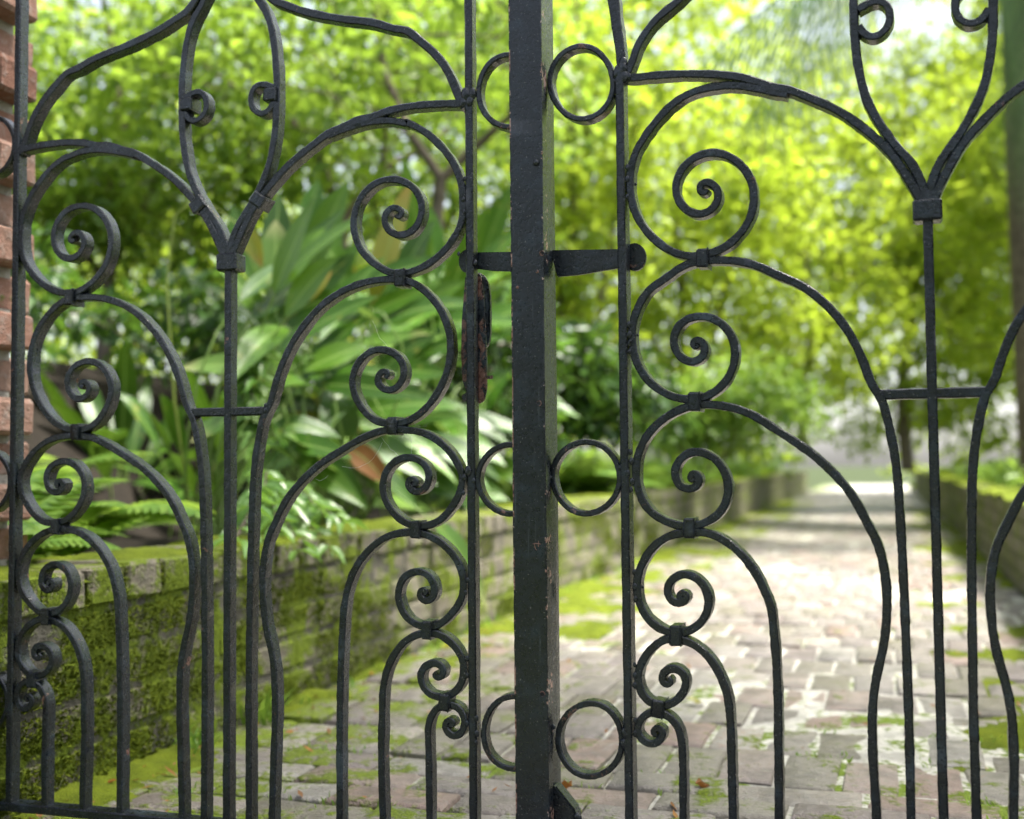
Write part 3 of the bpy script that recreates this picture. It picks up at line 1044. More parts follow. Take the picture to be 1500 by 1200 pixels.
# ---- welds, rivets
def blob(leaf, px, py, r, seed, y=-DEP / 2, flat=0.55, name='weld', mat=None):
    rr = random.Random(seed)
    bm = bmesh.new()
    bmesh.ops.create_icosphere(bm, subdivisions=2, radius=r)
    for v in bm.verts:
        v.co *= rr.uniform(0.84, 1.16)
        v.co.y *= flat * .8
        if name == 'weld':
            v.co.z *= 1.45
    me = bpy.data.meshes.new(name)
    bm.to_mesh(me)
    bm.free()
    me.shade_smooth()
    u, z = leaf.uz(px, py, y)
    o = leaf.part(name, me, mat)
    o.location = (u, y, z)
    return o


for i, (px, py, r) in enumerate([(682, 138, 8.5), (678, 150, 7), (692, 137, 7), (688, 148, 7), (681, 262, 4), (679, 292, 4.5), (680, 310, 4), (686, 690, 7), (680, 700, 6), (694, 704, 5), (679, 722, 4), (685, 850, 4.5), (682, 868, 4), (684, 965, 5), (684, 990, 5), (684, 1060, 5), (698, 1052, 5), (698, 1075, 6), (697, 1088, 4), (672, 372, 4), (696, 385, 5), (389, 601, 6), (389, 594, 4)]):
    blob(GL, px, py, r * K * (.85 if r > 6 else .66), i)
for i, (px, py, r) in enumerate([(912, 100, 9), (905, 107, 9), (914, 112, 8.5), (903, 118, 6), (921, 112, 6), (913, 92, 7), (919, 245, 5), (919, 262, 5.5), (919, 288, 4.5), (921, 476, 5.5), (922, 490, 6), (922, 503, 5.5), (922, 515, 4.5), (923, 662, 5), (925, 676, 6), (917, 693, 7), (926, 706, 6), (924, 718, 5), (909, 685, 4), (929, 838, 5), (930, 860, 6), (931, 878, 5), (930, 974, 4), (930, 990, 5.5), (930, 1004, 5), (931, 1056, 5), (930, 1075, 5), (916, 1075, 8), (914, 1090, 7), (915, 1060, 5), (806, 700, 4), (804, 708, 3.5), (811, 1065, 4)]):
    blob(GR, px, py, r * K * (.85 if r > 6 else .66), 100 + i)
for px, py in [(923, 500), (921, 515)]:
    blob(GR, px, py, 2.2 * K, int(px), -DEP / 2 - 0.004, 1.0, 'rivet')
for px, py in [(931, 270), (934, 491), (937.5, 689), (941, 860), (941, 989)]:
    blob(GR, px, py, 2.2 * K, int(py), -0.002, 1.0, 'rivet')

# ---- meeting strip on the right leaf, with its backing bars
SY = -0.034
ul = GR.uz(750.0, 640, SY)[0]
ur = GR.uz(798.6, 640, SY)[0]
sw = ur - ul
sz0, sz1 = 0.03, Z_TOP + 0.05


def strip_mesh(w, d, z0, z1, seed, c=0.0012):
    rs = np.random.RandomState(seed)
    n = 150
    zs_ = np.linspace(z0, z1, n)
    prof = [(-w / 2 + c, -d / 2), (-w / 2, -d / 2 + c), (-w / 2, d / 2), (w / 2, d / 2), (w / 2, -d / 2 + c), (w / 2 - c, -d / 2)]
    V, F = [], []
    for i, z in enumerate(zs_):
        for k, (x, y) in enumerate(prof):
            j = rs.normal(0, 0.00022) if k in (0, 1, 4, 5) else 0
            V.append((x + j, y + abs(j) * .5 + 0.0004 * math.sin(z * 9 + k), z))
    m = len(prof)
    for i in range(n - 1):
        for k in range(m):
            F.append((i * m + k, i * m + (k + 1) % m, (i + 1) * m + (k + 1) % m, (i + 1) * m + k))
    F.append(tuple(range(m - 1, -1, -1)))
    F.append(tuple((n - 1) * m + k for k in range(m)))
    me = bpy.data.meshes.new('meeting_strip')
    me.from_pydata(V, [], F)
    bm = bmesh.new()
    bm.from_mesh(me)
    bmesh.ops.recalc_face_normals(bm, faces=bm.faces)
    bm.to_mesh(me)
    bm.free()
    me.shade_smooth()
    me.set_sharp_from_angle(angle=R(25))
    return me


st = GR.part('meeting_strip', strip_mesh(sw, 0.020, sz0, sz1, 5), M_STRIP)
st.location = ((ul + ur) / 2, SY + 0.010, 0)
# web between the strip and the rear stile
wb = GR.part('stile', strip_mesh(0.011, 0.029, sz0, sz1, 6))
wb.location = (ur - 0.0085, -0.0140 + 0.0148, 0)
# rear stile of the left leaf, seen past the strip
ub_r = GL.uz(816.3, 640, 0.046)[0]
rb = GL.part('stile', strip_mesh(0.040, 0.030, 0.02, Z_TOP, 8), M_IRON)
rb.location = (ub_r - 0.020, 0.031, 0)

# rivets, screw holes and a chip on the strip
def on_strip(px, py, name, r, flat, mat, out=0.0):
    rr = random.Random(int(px * py))
    bm = bmesh.new()
    bmesh.ops.create_uvsphere(bm, u_segments=14, v_segments=8, radius=r)
    for v in bm.verts:
        v.co.y *= flat
    me = bpy.data.meshes.new(name)
    bm.to_mesh(me)
    bm.free()
    me.shade_smooth()
    u, z = GR.uz(px, py, SY)
    o = GR.part(name, me, mat)
    o.location = (u, SY + out, z)
    return o


M_HOLE = NT("screw_hole")
M_HOLE = M_HOLE.done(M_HOLE.bsdf((0.006, 0.005, 0.005), 0.8).outputs[0])
on_strip(785.5, 238.5, 'rivet', 0.0048, 0.75, M_IRON)
for px, py, rr_ in ((789.5, 591, .0030), (794.5, 1017, .0027), (794, 371, .0028)):
    on_strip(px, py, 'screw_hole', rr_, 0.12, M_HOLE)
    ringm = bpy.data.meshes.new('hole_rim')
    q = np.array([(0.0034 * math.cos(a), 0.0034 * math.sin(a)) for a in np.linspace(0, 2 * math.pi, 20, endpoint=False)])
    me = sweep('hole_rim', q, 0.0011, 0.0012, closed=True, c=0.0003)
    o = GR.part('hole_rim', me, M_RUST)
    u, z = GR.uz(px, py, SY)
    o.location = (u, SY - 0.0002, z)
for px, py, rr_ in ((787, 398, .0024), (758, 421, .0022), (793, 372, .002)):
    on_strip(px, py, 'chip', rr_, 0.15, M_RUST)

# scratched-through paint mark on the strip
MK = NT("bare_primer")
MK = MK.done(MK.bsdf(MK.ramp(MK.noise(600, 3), [(0.35, (0.13, 0.06, 0.05)), (0.65, (0.34, 0.19, 0.15))]), 0.8).outputs[0])
for pl in ([(780.5, 797), (786, 796), (792, 797.5)], [(783, 797), (783.5, 802), (786, 806)], [(789, 792.5), (788.5, 798), (789, 801)]):
    q = catmull([GR.uz(a, b, SY) for a, b in pl], 0.0012)
    GR.part('paint_chip', sweep('paint_chip', q, 0.0021, 0.0008, SY - 0.0001, 0.5, 0.5, c=0.0002, seed=4, wob=0.12), MK)

# ---- latch bar, its right half and left half, behind the bars
def plate(leaf, name, poly_px, y0, y1, mat=None, bev=0.0012):
    pts = [leaf.uz(px, py, y0) for px, py in poly_px]
    bm = bmesh.new()
    f = bm.faces.new([bm.verts.new((u, y0, z)) for u, z in pts])
    ex = bmesh.ops.extrude_face_region(bm, geom=[f])
    for v in ex['geom']:
        if isinstance(v, bmesh.types.BMVert):
            v.co.y = y1
    bmesh.ops.recalc_face_normals(bm, faces=bm.faces)
    bmesh.ops.bevel(bm, geom=bm.edges[:], offset=bev, segments=2, affect='EDGES')
    me = bpy.data.meshes.new(name)
    bm.to_mesh(me)
    bm.free()
    me.shade_smooth()
    me.set_sharp_from_angle(angle=R(35))
    return leaf.part(name, me, mat)


def disc_px(cx, cy, rx, ry, n=26):
    return [(cx + rx * math.cos(2 * math.pi * i / n), cy + ry * math.sin(2 * math.pi * i / n)) for i in range(n)]


plate(GR, 'latch_bar', [(805.5, 366.5), (850, 365.6), (880, 365.2), (925, 364.5), (925, 390), (905, 393), (880, 397), (849, 402.5), (816, 405.5)], 0.0138, 0.0205, M_IRON)
plate(GR, 'latch_disc', disc_px(929, 376.3, 17, 20.5), 0.0135, 0.021, M_RING)
plate(GL, 'latch_bar', [(676, 372), (684, 366), (700, 369.5), (747, 368.8), (800, 368), (800, 400), (747, 397.8), (722, 397), (700, 394), (684, 398), (676, 391)], 0.0128, 0.0155 + 0.0005, M_IRON)
plate(GL, 'latch_disc', disc_px(683, 382.5, 11.5, 17), 0.0122, 0.0158, M_IRON)

# ---- rusty handle plate hanging behind the left upright, with its black grip
plate(GL, 'handle_plate', [(681, 405), (703, 401), (706, 420), (710, 470), (712.5, 520), (712.5, 570), (709, 587), (701, 592), (690, 590), (677, 586), (675.5, 579), (683, 575), (677, 557), (675, 520), (676, 470), (679, 432)], 0.0125, 0.0185, M_RUST)
plate(GL, 'handle_stud', [(710, 551), (721.5, 549.5), (721.5, 555), (710, 556)], 0.014, 0.018, M_RUST, 0.0006)
hp = [GL.uz(*p, 0.024) for p in [(700, 404), (705.5, 406), (710, 413), (712.6, 426), (713.6, 450), (713.8, 480), (712.5, 497), (709, 506), (702, 510)]]
GL.part('handle_grip', sweep('handle_grip', catmull(hp, 0.003), 0.0098, 0.013, 0.0265, c=0.003, seed=5), M_IRON)

# ---- drop bolt foot at the bottom of the strip
plate(GR, 'bolt_guide', [(807, 1152), (813, 1151), (843, 1188), (846, 1215), (840, 1240), (806, 1245)], -0.012, 0.012, M_IRON, 0.0025)
blob(GR, 846, 1198, 7 * K, 77, -0.010, 0.9, 'bolt_knob')

# piers at the hinge sides
pl_u = 2 * U_CL - UL_B - 0.116
pr_u = 2 * U_CR - UR_B + 0.116
for leaf, u, s, lab in ((GL, pl_u, -1, 'tall brick gate pier at the left end of the iron gate'), (GR, pr_u, 1, 'tall brick gate pier at the right end of the iron gate')):
    p = BASE + leaf.rot @ Vector((u + s * 0.30, 0, 0))
    rel = p - PO
    x, y = rel.dot(EX), rel.dot(EY)
    root = thing('gate_pier', lab, 'pier', p, leaf.ang, 'brick gate piers')
    obj('mortar', chamfer_box('mortar', 0.437, 0.437, 2.3, 0.004), M_MORTAR_CLEAN, root, (0, 0, 1.13))
    rr = random.Random(7 + s)
    for k in range(30):
        z = 0.037 + k * 0.0755
        for q4 in range(4):
            a = q4 * math.pi / 2
            for t in range(2):
                lx = (-0.1125 + 0.2165 * t) - (0.105 if k % 2 else 0.0) * (1 if t else 1) + 0.053 * (1 if k % 2 else -0)
                ly = -0.1705
                lx = -0.166 + 0.2165 * t if k % 2 == 0 else -0.05 + 0.2165 * t
                o = bpy.data.objects.new('brick', WB_P[rr.randrange(4)])
                COL.objects.link(o)
                o.parent = root
                o.location = (lx * math.cos(a) - ly * math.sin(a), lx * math.sin(a) + ly * math.cos(a), z + rr.uniform(-.002, .002))
                o.rotation_euler = (0, 0, a)
    obj('cap', chamfer_box('cap', 0.54, 0.54, 0.07, 0.012), M_MORTAR, root, (0, 0, 2.32))

# ------------------------------------------------------------------ broad-leaved clumps behind the wall
def leaf_blade(name, p0, p1, width, arch, face, root=None, fold=0.18, n=10, mat=M_BROAD, seed=0, petiole=0.0035, twist=0.0):
    """a lanceolate blade from p0 to p1, arching, with a stalk down to root"""
    p0, p1 = Vector(p0), Vector(p1)
    mid = (p0 + p1) / 2 + Vector(arch)
    V, F, UV = [], [], []
    cross = (-1.0, -0.55, 0.0, 0.55, 1.0)
    rr = random.Random(seed)
    ph = rr.uniform(0, 6.28)
    for i in range(n + 1):
        t = i / n
        c = p0 * (1 - t) ** 2 + mid * 2 * t * (1 - t) + p1 * t * t
        tan = ((mid - p0) * (1 - t) + (p1 - mid) * t).normalized()
        fv = Vector(face).normalized()
        if twist:
            fv = Matrix.Rotation(twist * (t - .3), 3, tan) @ fv
        side = tan.cross(fv)
        if side.length < 1e-4:
            side = tan.cross(Vector((0.3, 0.2, 1)))
        side.normalize()
        nor = side.cross(tan).normalized()
        w = width / 2 * (math.sin(math.pi * t ** 0.78) ** 0.85 if 0 < t < 1 else 0.0)
        w = max(w, 0.0035 if i == 0 else 0.0006)
        for k, s in enumerate(cross):
            wav = 0.05 * math.sin(t * 9 + ph + s) * abs(s)
            V.append(c + side * (w * s) + nor * (w * (fold * abs(s) ** 1.2 + wav)))
            UV.append((0.5 + s / 2, t))
    m = len(cross)
    for i in range(n):
        for k in range(m - 1):
            F.append((i * m + k, i * m + k + 1, (i + 1) * m + k + 1, (i + 1) * m + k))
    if root is not None:
        root = Vector(root)
        b = len(V)
        d0 = ((mid - p0)).normalized()
        ctrl = p0 - d0 * (p0 - root).length * 0.5
        for i in range(6):
            t = i / 5
            c = root * (1 - t) ** 2 + ctrl * 2 * t * (1 - t) + p0 * t * t
            for k in range(4):
                a = k * math.pi / 2
                V.append(c + Vector((math.cos(a), math.sin(a), 0.15 * math.sin(a))) * petiole * (1.25 - 0.4 * t))
                UV.append((0.5, 0.1))
        for i in range(5):
            for k in range(4):
                F.append((b + i * 4 + k, b + i * 4 + (k + 1) % 4, b + (i + 1) * 4 + (k + 1) % 4, b + (i + 1) * 4 + k))
    me = mesh_py(name, V, F, True)
    uvl = me.uv_layers.new(name='UVMap')
    for lp in me.loops:
        uvl.data[lp.index].uv = UV[lp.vertex_index]
    me.materials.append(mat)
    return me


def wall_depth(px, off=-WALL_T - 0.05):
    """how far off the left wall's back edge (or, off = 0, its face) is at this picture column"""
    r_ = ray(px, 700)
    k = r_.x / r_.y
    o = PO + EX * off
    t = (o.x - k * o.y) / (k * EY.y - EY.x)
    return o.y + EY.y * t


clump_specs = [(-0.60, 0.70), (-0.50, 1.35), (-1.05, 1.45), (-0.48, 1.95), (-1.10, 2.35), (-0.52, 2.65)]
clump_labels = ['broad leaved evergreen clump at far left, rising behind the mossy wall corner',
                'broad leaved clump behind the wall with one dead orange brown leaf',
                'tall broad leaved clump with upright grey green blades, standing further back',
                'broad leaved clump drooping a long pale leaf over the brick wall',
                'broad leaved clump at the back of the left bed, mostly hidden by the front leaves',
                'broad leaved clump nearest the meeting strip, with shiny pale arching leaves']
clumps = []
for (x, y), lab in zip(clump_specs, clump_labels):
    p = PL(x, y, 0.29)
    clumps.append((p, thing('broadleaf_plant', lab, 'plant', p, 0, 'broad leaved clumps behind the left wall')))


def put_leaf(me, root_w, th):
    o = obj('leaf', me, None, th)
    o.matrix_parent_inverse = Matrix.Translation(-th.location)
    return o


# leaves traced from the picture: base, tip, width (px), depth behind the wall (m), arch (px, +up), material
B, Pp, Y_, D_ = M_BROAD, M_BROAD_PALE, M_BROAD_YEL, M_DEAD
TR = [
    ((405, 440), (404, 322), 50, .45, 0, Pp, 2), ((428, 415), (502, 276), 50, .50, 8, B, 2), ((402, 390), (409, 282), 36, .62, 0, B, 2),
    ((448, 350), (466, 262), 30, .70, 3, B, 2), ((352, 440), (454, 376), 30, .30, 10, B, 0), ((372, 468), (453, 410), 34, .34, 5, B, 0),
    ((440, 452), (520, 372), 30, .45, 6, B, 2), ((436, 446), (486, 398), 24, .38, 4, Y_, 2), ((478, 440), (528, 350), 24, .55, 5, B, 2),
    ((500, 440), (352, 520), 42, .16, 22, B, 2), ((478, 462), (556, 477), 26, .12, 18, Pp, 5), ((455, 524), (568, 533), 22, .20, 10, Pp, 1),
    ((408, 566), (474, 582), 36, .14, 14, B, 1), ((505, 655), (488, 588), 48, .16, 6, B, 1), ((418, 638), (512, 724), 42, .02, 12, Pp, 1),
    ((388, 652), (444, 694), 32, .03, 10, B, 1), ((508, 655), (572, 716), 36, .04, 8, D_, 2), ((556, 502), (742, 398), 36, .42, 8, B, 0),
    ((560, 512), (746, 492), 40, .26, 16, Pp, 0), ((565, 478), (684, 412), 30, .40, 6, B, 2), ((600, 420), (700, 396), 26, .5, 10, B, 1),
    ((572, 574), (668, 612), 20, .14, 10, Pp, 1), ((606, 596), (694, 694), 38, .07, 12, Pp, 1), ((676, 600), (760, 668), 44, .06, 14, Pp, 1),
    ((590, 656), (664, 676), 32, .08, 10, B, 1), ((548, 742), (664, 772), 44, -.02, 16, Pp, 1), ((634, 764), (716, 896), 32, -.16, 16, Pp, 3),
    ((690, 505), (760, 512), 26, .2, 8, Pp, 5), ((690, 552), (766, 540), 24, .16, 6, B, 0), ((700, 470), (752, 412), 30, .4, 4, B, 0),
    ((690, 690), (744, 770), 34, .02, 12, B, 1), ((640, 640), (720, 720), 34, .10, 10, B, 1), ((520, 560), (470, 640), 40, .20, 14, B, 1),
    ((600, 560), (500, 600), 30, .26, 8, B, 0), ((560, 600), (545, 690), 26, .10, 6, B, 1), ((650, 530), (760, 580), 30, .2, 12, B, 1),
    ((420, 480), (340, 560), 40, .25, 16, B, 1), ((470, 500), (560, 420), 34, .4, 10, B, 0), ((540, 460), (640, 350), 26, .62, 8, B, 0),
    ((380, 420), (340, 300), 40, .6, 6, B, 2), ((350, 330), (384, 392), 26, .45, 6, Y_, 2), ((470, 420), (500, 320), 26, .66, 4, B, 2),
    ((560, 440), (596, 372), 22, .6, 5, B, 2), ((620, 470), (720, 440), 30, .46, 8, B, 0), ((500, 540), (640, 560), 28, .3, 12, Y_, 0),
    ((440, 610), (520, 690), 34, .12, 12, B, 1), ((370, 600), (420, 660), 36, .16, 10, B, 1), ((560, 680), (640, 700), 24, .12, 8, B, 0),
]
for i, (b, t, w, dz, arch, mat, mode) in enumerate(TR):
    db = wall_depth(b[0]) + max(dz, 0.02)
    dt_ = wall_depth(t[0]) + dz - (0.0 if mode != 3 else 0.16)
    if mode == 3:                    # hangs over the wall
        db = wall_depth(b[0], 0.0) - 0.03
        dt_ = wall_depth(t[0], 0.0) - 0.42
    if mode in (2,):
        dt_ = db + 0.03
    p0, p1 = at_depth(*b, db), at_depth(*t, dt_)
    mpp = db / FPX
    face = {0: (0.1, -0.75, 0.8), 1: (0.1, -0.7, 0.7), 2: (0.15, -1.0, 0.25), 3: (0.75, -0.65, 0.30), 5: (0.05, -0.32, 1.0)}[mode]
    tgt = min(clumps, key=lambda c: ((c[0] - p0).xy.length))
    if i == 16:
        tgt = clumps[1]
    if i == 26:
        tgt = clumps[3]
    me = leaf_blade('leaf', p0, p1, w * mpp * (1.08 if mat is D_ else 1.24), (0, 0, arch * mpp * 2), face, tgt[0] + Vector((random.Random(i).uniform(-.08, .08), random.Random(i + 5).uniform(-.08, .08), -0.03)), mat=mat, seed=i, twist=random.Random(i).uniform(-.5, .5))
    o = put_leaf(me, tgt[0], tgt[1])
    if mat is D_:
        o['label'] = 'dead orange brown leaf'
    elif mat is Y_:
        o['label'] = 'yellowing leaf'

# more blades of the same plants between the traced ones
rm_ = random.Random(2024)
for i in range(88):
    bx, by = rm_.uniform(366, 735), rm_.uniform(400, 712)
    low = (by - 400) / 312
    sgn = 1 if rm_.random() < 0.68 else -1
    el = R(rm_.gauss(58 - 95 * low, 22))
    ln = rm_.uniform(105, 185) * (1.1 - .3 * low)
    tx, ty = bx + sgn * math.cos(el) * ln, by - math.sin(el) * ln
    dz = rm_.uniform(.12, .55) * (1.1 - .5 * low)
    db = wall_depth(min(bx, 760)) + dz
    p0, p1 = at_depth(bx, by, db), at_depth(tx, min(ty, 745), db + rm_.uniform(-.12, .08))
    mpp = db / FPX
    tgt = min(clumps, key=lambda c: ((c[0] - p0).xy.length))
    mat = M_BROAD_PALE if rm_.random() < .10 else (M_BROAD_YEL if rm_.random() < .015 else M_BROAD)
    me = leaf_blade('leaf', p0, p1, rm_.uniform(30, 48) * mpp, (0, 0, rm_.uniform(6, 26) * mpp), (rm_.uniform(-.3, .4), -0.75, rm_.uniform(.35, .95)), tgt[0] + Vector((rm_.uniform(-.1, .1), rm_.uniform(-.1, .1), -.03)), mat=mat, seed=300 + i, twist=rm_.uniform(-.7, .7))
    o = put_leaf(me, tgt[0], tgt[1])
    if mat is M_BROAD_YEL:
        o['label'] = 'yellowing leaf'

# fill leaves of every clump share a few blade shapes
proto = []
rp = random.Random(77)
for i in range(10):
    L = rp.uniform(0.42, 0.56)
    el = rp.uniform(0.35, 1.15)
    stalk = rp.uniform(0.18, 0.42)
    a0 = Vector((math.cos(el + .25) * stalk * .6, 0, math.sin(min(1.45, el + .25)) * stalk))
    a1 = a0 + Vector((math.cos(el) * L, 0, math.sin(el) * L * rp.uniform(.5, 1.0) - 0.1))
    proto.append(leaf_blade('leaf', a0, a1, rp.uniform(.085, .115), (0, 0, rp.uniform(.05, .13)), (-0.25, rp.uniform(-.2, .2), 1), (0, 0, 0), mat=M_BROAD, seed=i, twist=rp.uniform(-.6, .6)))
proto_pale = [m.copy() for m in proto[:3]]
for m in proto_pale:
    m.materials.clear()
    m.materials.append(M_BROAD_PALE)


def fill_clump(root, th, n, seed, smax=1.0, a_lo=0.0, a_hi=6.283, r0=0.12):
    rr = random.Random(seed)
    for k in range(n):
        a = rr.uniform(a_lo, a_hi)
        me = proto[rr.randrange(len(proto))] if rr.random() < 0.95 else proto_pale[rr.randrange(3)]
        o = bpy.data.objects.new('leaf', me)
        COL.objects.link(o)
        o.parent = th
        rad = rr.uniform(0, r0)
        o.location = (math.cos(a) * rad, math.sin(a) * rad, -0.02)
        o.rotation_euler = (rr.uniform(-.25, .25), rr.uniform(-.35, .25), a)
        s = rr.uniform(.78, 1.0) * smax
        o.scale = (s, s, s)


for i, (p, th) in enumerate(clumps):
    if i in (2, 4):
        fill_clump(p, th, 22, 40 + i, .98, r0=.22)


# further clumps left of the picture's middle and behind the right wall
for i, (x, y, s, lab) in enumerate([(-1.9, 0.6, 1.05, 'broad leaved clump furthest left in the raised bed'), (-1.6, 1.6, 1.1, 'broad leaved clump in the second row at the left'),
                                    (PATH_W + .55, 1.2, .8, 'broad leaved clump behind the right wall, nearest the gate'), (PATH_W + .6, 2.6, .85, 'broad leaved clump behind the right wall, second from the gate'), (PATH_W + .6, 4.2, .85, 'broad leaved clump behind the right wall, furthest along the path')]):
    p = PL(x, y, 0.29)
    th = thing('broadleaf_plant', lab, 'plant', p, 0, 'other broad leaved clumps in the beds')
    fill_clump(p, th, 34, 90 + i, s)

# ------------------------------------------------------------------ small-leaved plant drooping over the wall at left
def small_leaf(L, w, mat, droop=0.25, name='leaf'):
    V = [(0, 0, 0), (L * .3, -w * .42, .006), (L * .62, -w * .40, -.01 * 0), (L, 0, -L * droop), (L * .62, w * .40, 0), (L * .3, w * .42, .006), (L * .33, 0, -.003), (L * .65, 0, -.012)]
    F = [(0, 1, 6), (1, 2, 7, 6), (2, 3, 7), (0, 6, 5), (6, 7, 4, 5), (7, 3, 4)]
    me = mesh_py(name, V, F, True)
    me.materials.append(mat)
    return me


SL = [small_leaf(.062, .028, M_FRESH, .3), small_leaf(.05, .024, M_FRESH, .2), small_leaf(.07, .028, M_FRESH, .45)]


def sprig_plant(label, base, tips, seed, group=None, scale=1.0):
    th = thing('trailing_plant', label, 'plant', base, 0, group)
    rr = random.Random(seed)
    V, F = [], []
    for tip in tips:
        tip = Vector(tip) - Vector(base)
        ctrl = Vector((tip.x * .4, tip.y * .4, tip.z + .10))
        prev = None
        for i in range(11):
            t = i / 10
            c = ctrl * 2 * t * (1 - t) + tip * t * t
            b = len(V)
            for k in range(4):
                a = k * math.pi / 2
                V.append(c + Vector((math.cos(a), math.sin(a), 0)) * .0022)
            if prev is not None:
                for k in range(4):
                    F.append((prev + k, prev + (k + 1) % 4, b + (k + 1) % 4, b + k))
            prev = b
            if i >= 2:
                for s in (-1, 1):
                    o = bpy.data.objects.new('leaf', SL[rr.randrange(3)])
                    COL.objects.link(o)
                    o.parent = th
                    o.location = c
                    o.rotation_euler = (rr.uniform(-.5, .5), rr.uniform(-.1, .7), math.atan2(tip.y, tip.x) + s * rr.uniform(.5, 1.3))
                    sc = rr.uniform(.75, 1.15) * scale
                    o.scale = (sc,) * 3
    obj('stem', mesh_py('stem', V, F, True), M_BARK_D, th)
    return th


wd = wall_depth(420)
sprig_plant('small leaved bright green plant trailing over the mossy wall corner at left', at_depth(395, 745, wd + .05),
            [at_depth(p[0], p[1], wall_depth(p[0], 0.0) + d) for p, d in (((482, 800), -.04), ((440, 806), -.05), ((500, 765), .02), ((405, 772), .0), ((458, 735), .12), ((388, 712), .2), ((425, 738), .1), ((474, 752), .06), ((365, 742), .1), ((345, 790), -.04))], 5, scale=1.12)
sprig_plant('small leaved plant in the shade behind the left arch of the gate', at_depth(352, 620, wd + .18),
            [at_depth(*p, wd + d) for p, d in (((392, 530), .1), ((380, 560), .06), ((360, 545), .1), ((372, 585), .05))], 9)

# ------------------------------------------------------------------ trees and shrubs
def tube(V, F, pts, r0, r1, sides=6):
    prev = None
    n = len(pts)
    for i, p in enumerate(pts):
        p = Vector(p)
        t = i / max(1, n - 1)
        a = Vector(pts[min(i + 1, n - 1)]) - Vector(pts[max(i - 1, 0)])
        a.normalize()
        s = a.cross(Vector((0.31, 0.93, 0.17))).normalized()
        u = a.cross(s)
        r = r0 + (r1 - r0) * t
        b = len(V)
        for k in range(sides):
            an = k * 2 * math.pi / sides
            V.append(p + (s * math.cos(an) + u * math.sin(an)) * r)
        if prev is not None:
            for k in range(sides):
                F.append((prev + k, prev + (k + 1) % sides, b + (k + 1) % sides, b + k))
        prev = b


def curve_pts(a, b, rr, wob, n=7):
    a, b = Vector(a), Vector(b)
    L = (b - a).length
    o1 = Vector((rr.uniform(-1, 1), rr.uniform(-1, 1), rr.uniform(-.3, .8))) * L * wob
    o2 = Vector((rr.uniform(-1, 1), rr.uniform(-1, 1), rr.uniform(-.3, .6))) * L * wob
    out = []
    for i in range(n):
        t = i / (n - 1)
        out.append(a * (1 - t) ** 3 + (a.lerp(b, .33) + o1) * 3 * t * (1 - t) ** 2 + (a.lerp(b, .66) + o2) * 3 * t * t * (1 - t) + b * t ** 3)
    return out


def leaf_cloud(name, centers, per, spread, size, seed, flat=0.7, updir=0.5):
    """small folded leaves scattered round twig ends; centers (n,3)"""
    rs = np.random.RandomState(seed)
    C = np.repeat(np.asarray(centers, float), per, axis=0)
    n = len(C)
    d = rs.normal(0, 1, (n, 3))
    d /= np.linalg.norm(d, axis=1)[:, None]
    rad = rs.rand(n) ** 0.5
    P = C + d * (rad * spread)[:, None] * np.array([1, 1, flat])
    ax = d + rs.normal(0, .6, (n, 3))
    ax[:, 2] -= 0.25
    ax /= np.linalg.norm(ax, axis=1)[:, None]
    up = rs.normal(0, 0.6, (n, 3))
    up[:, 2] += updir + 0.4
    sd = np.cross(ax, up)
    sd /= np.linalg.norm(sd, axis=1)[:, None] + 1e-9
    nr = np.cross(sd, ax)
    L = size * (0.45 + 1.15 * rs.rand(n) ** 1.6)
    W = L * (0.20 + 0.07 * rs.rand(n))
    V = np.zeros((n, 4, 3))
    V[:, 0] = P
    V[:, 1] = P + ax * (L * .5)[:, None] + sd * W[:, None] + nr * (W * .35)[:, None]
    V[:, 2] = P + ax * L[:, None] - nr * (L * .12)[:, None]
    V[:, 3] = P + ax * (L * .5)[:, None] - sd * W[:, None] + nr * (W * .35)[:, None]
    b = (np.arange(n) * 4)[:, None]
    F = np.concatenate([b + np.array([[0, 1, 2]]), b + np.array([[0, 2, 3]])], 0)
    return mesh_np(name, V.reshape(-1, 3), F)


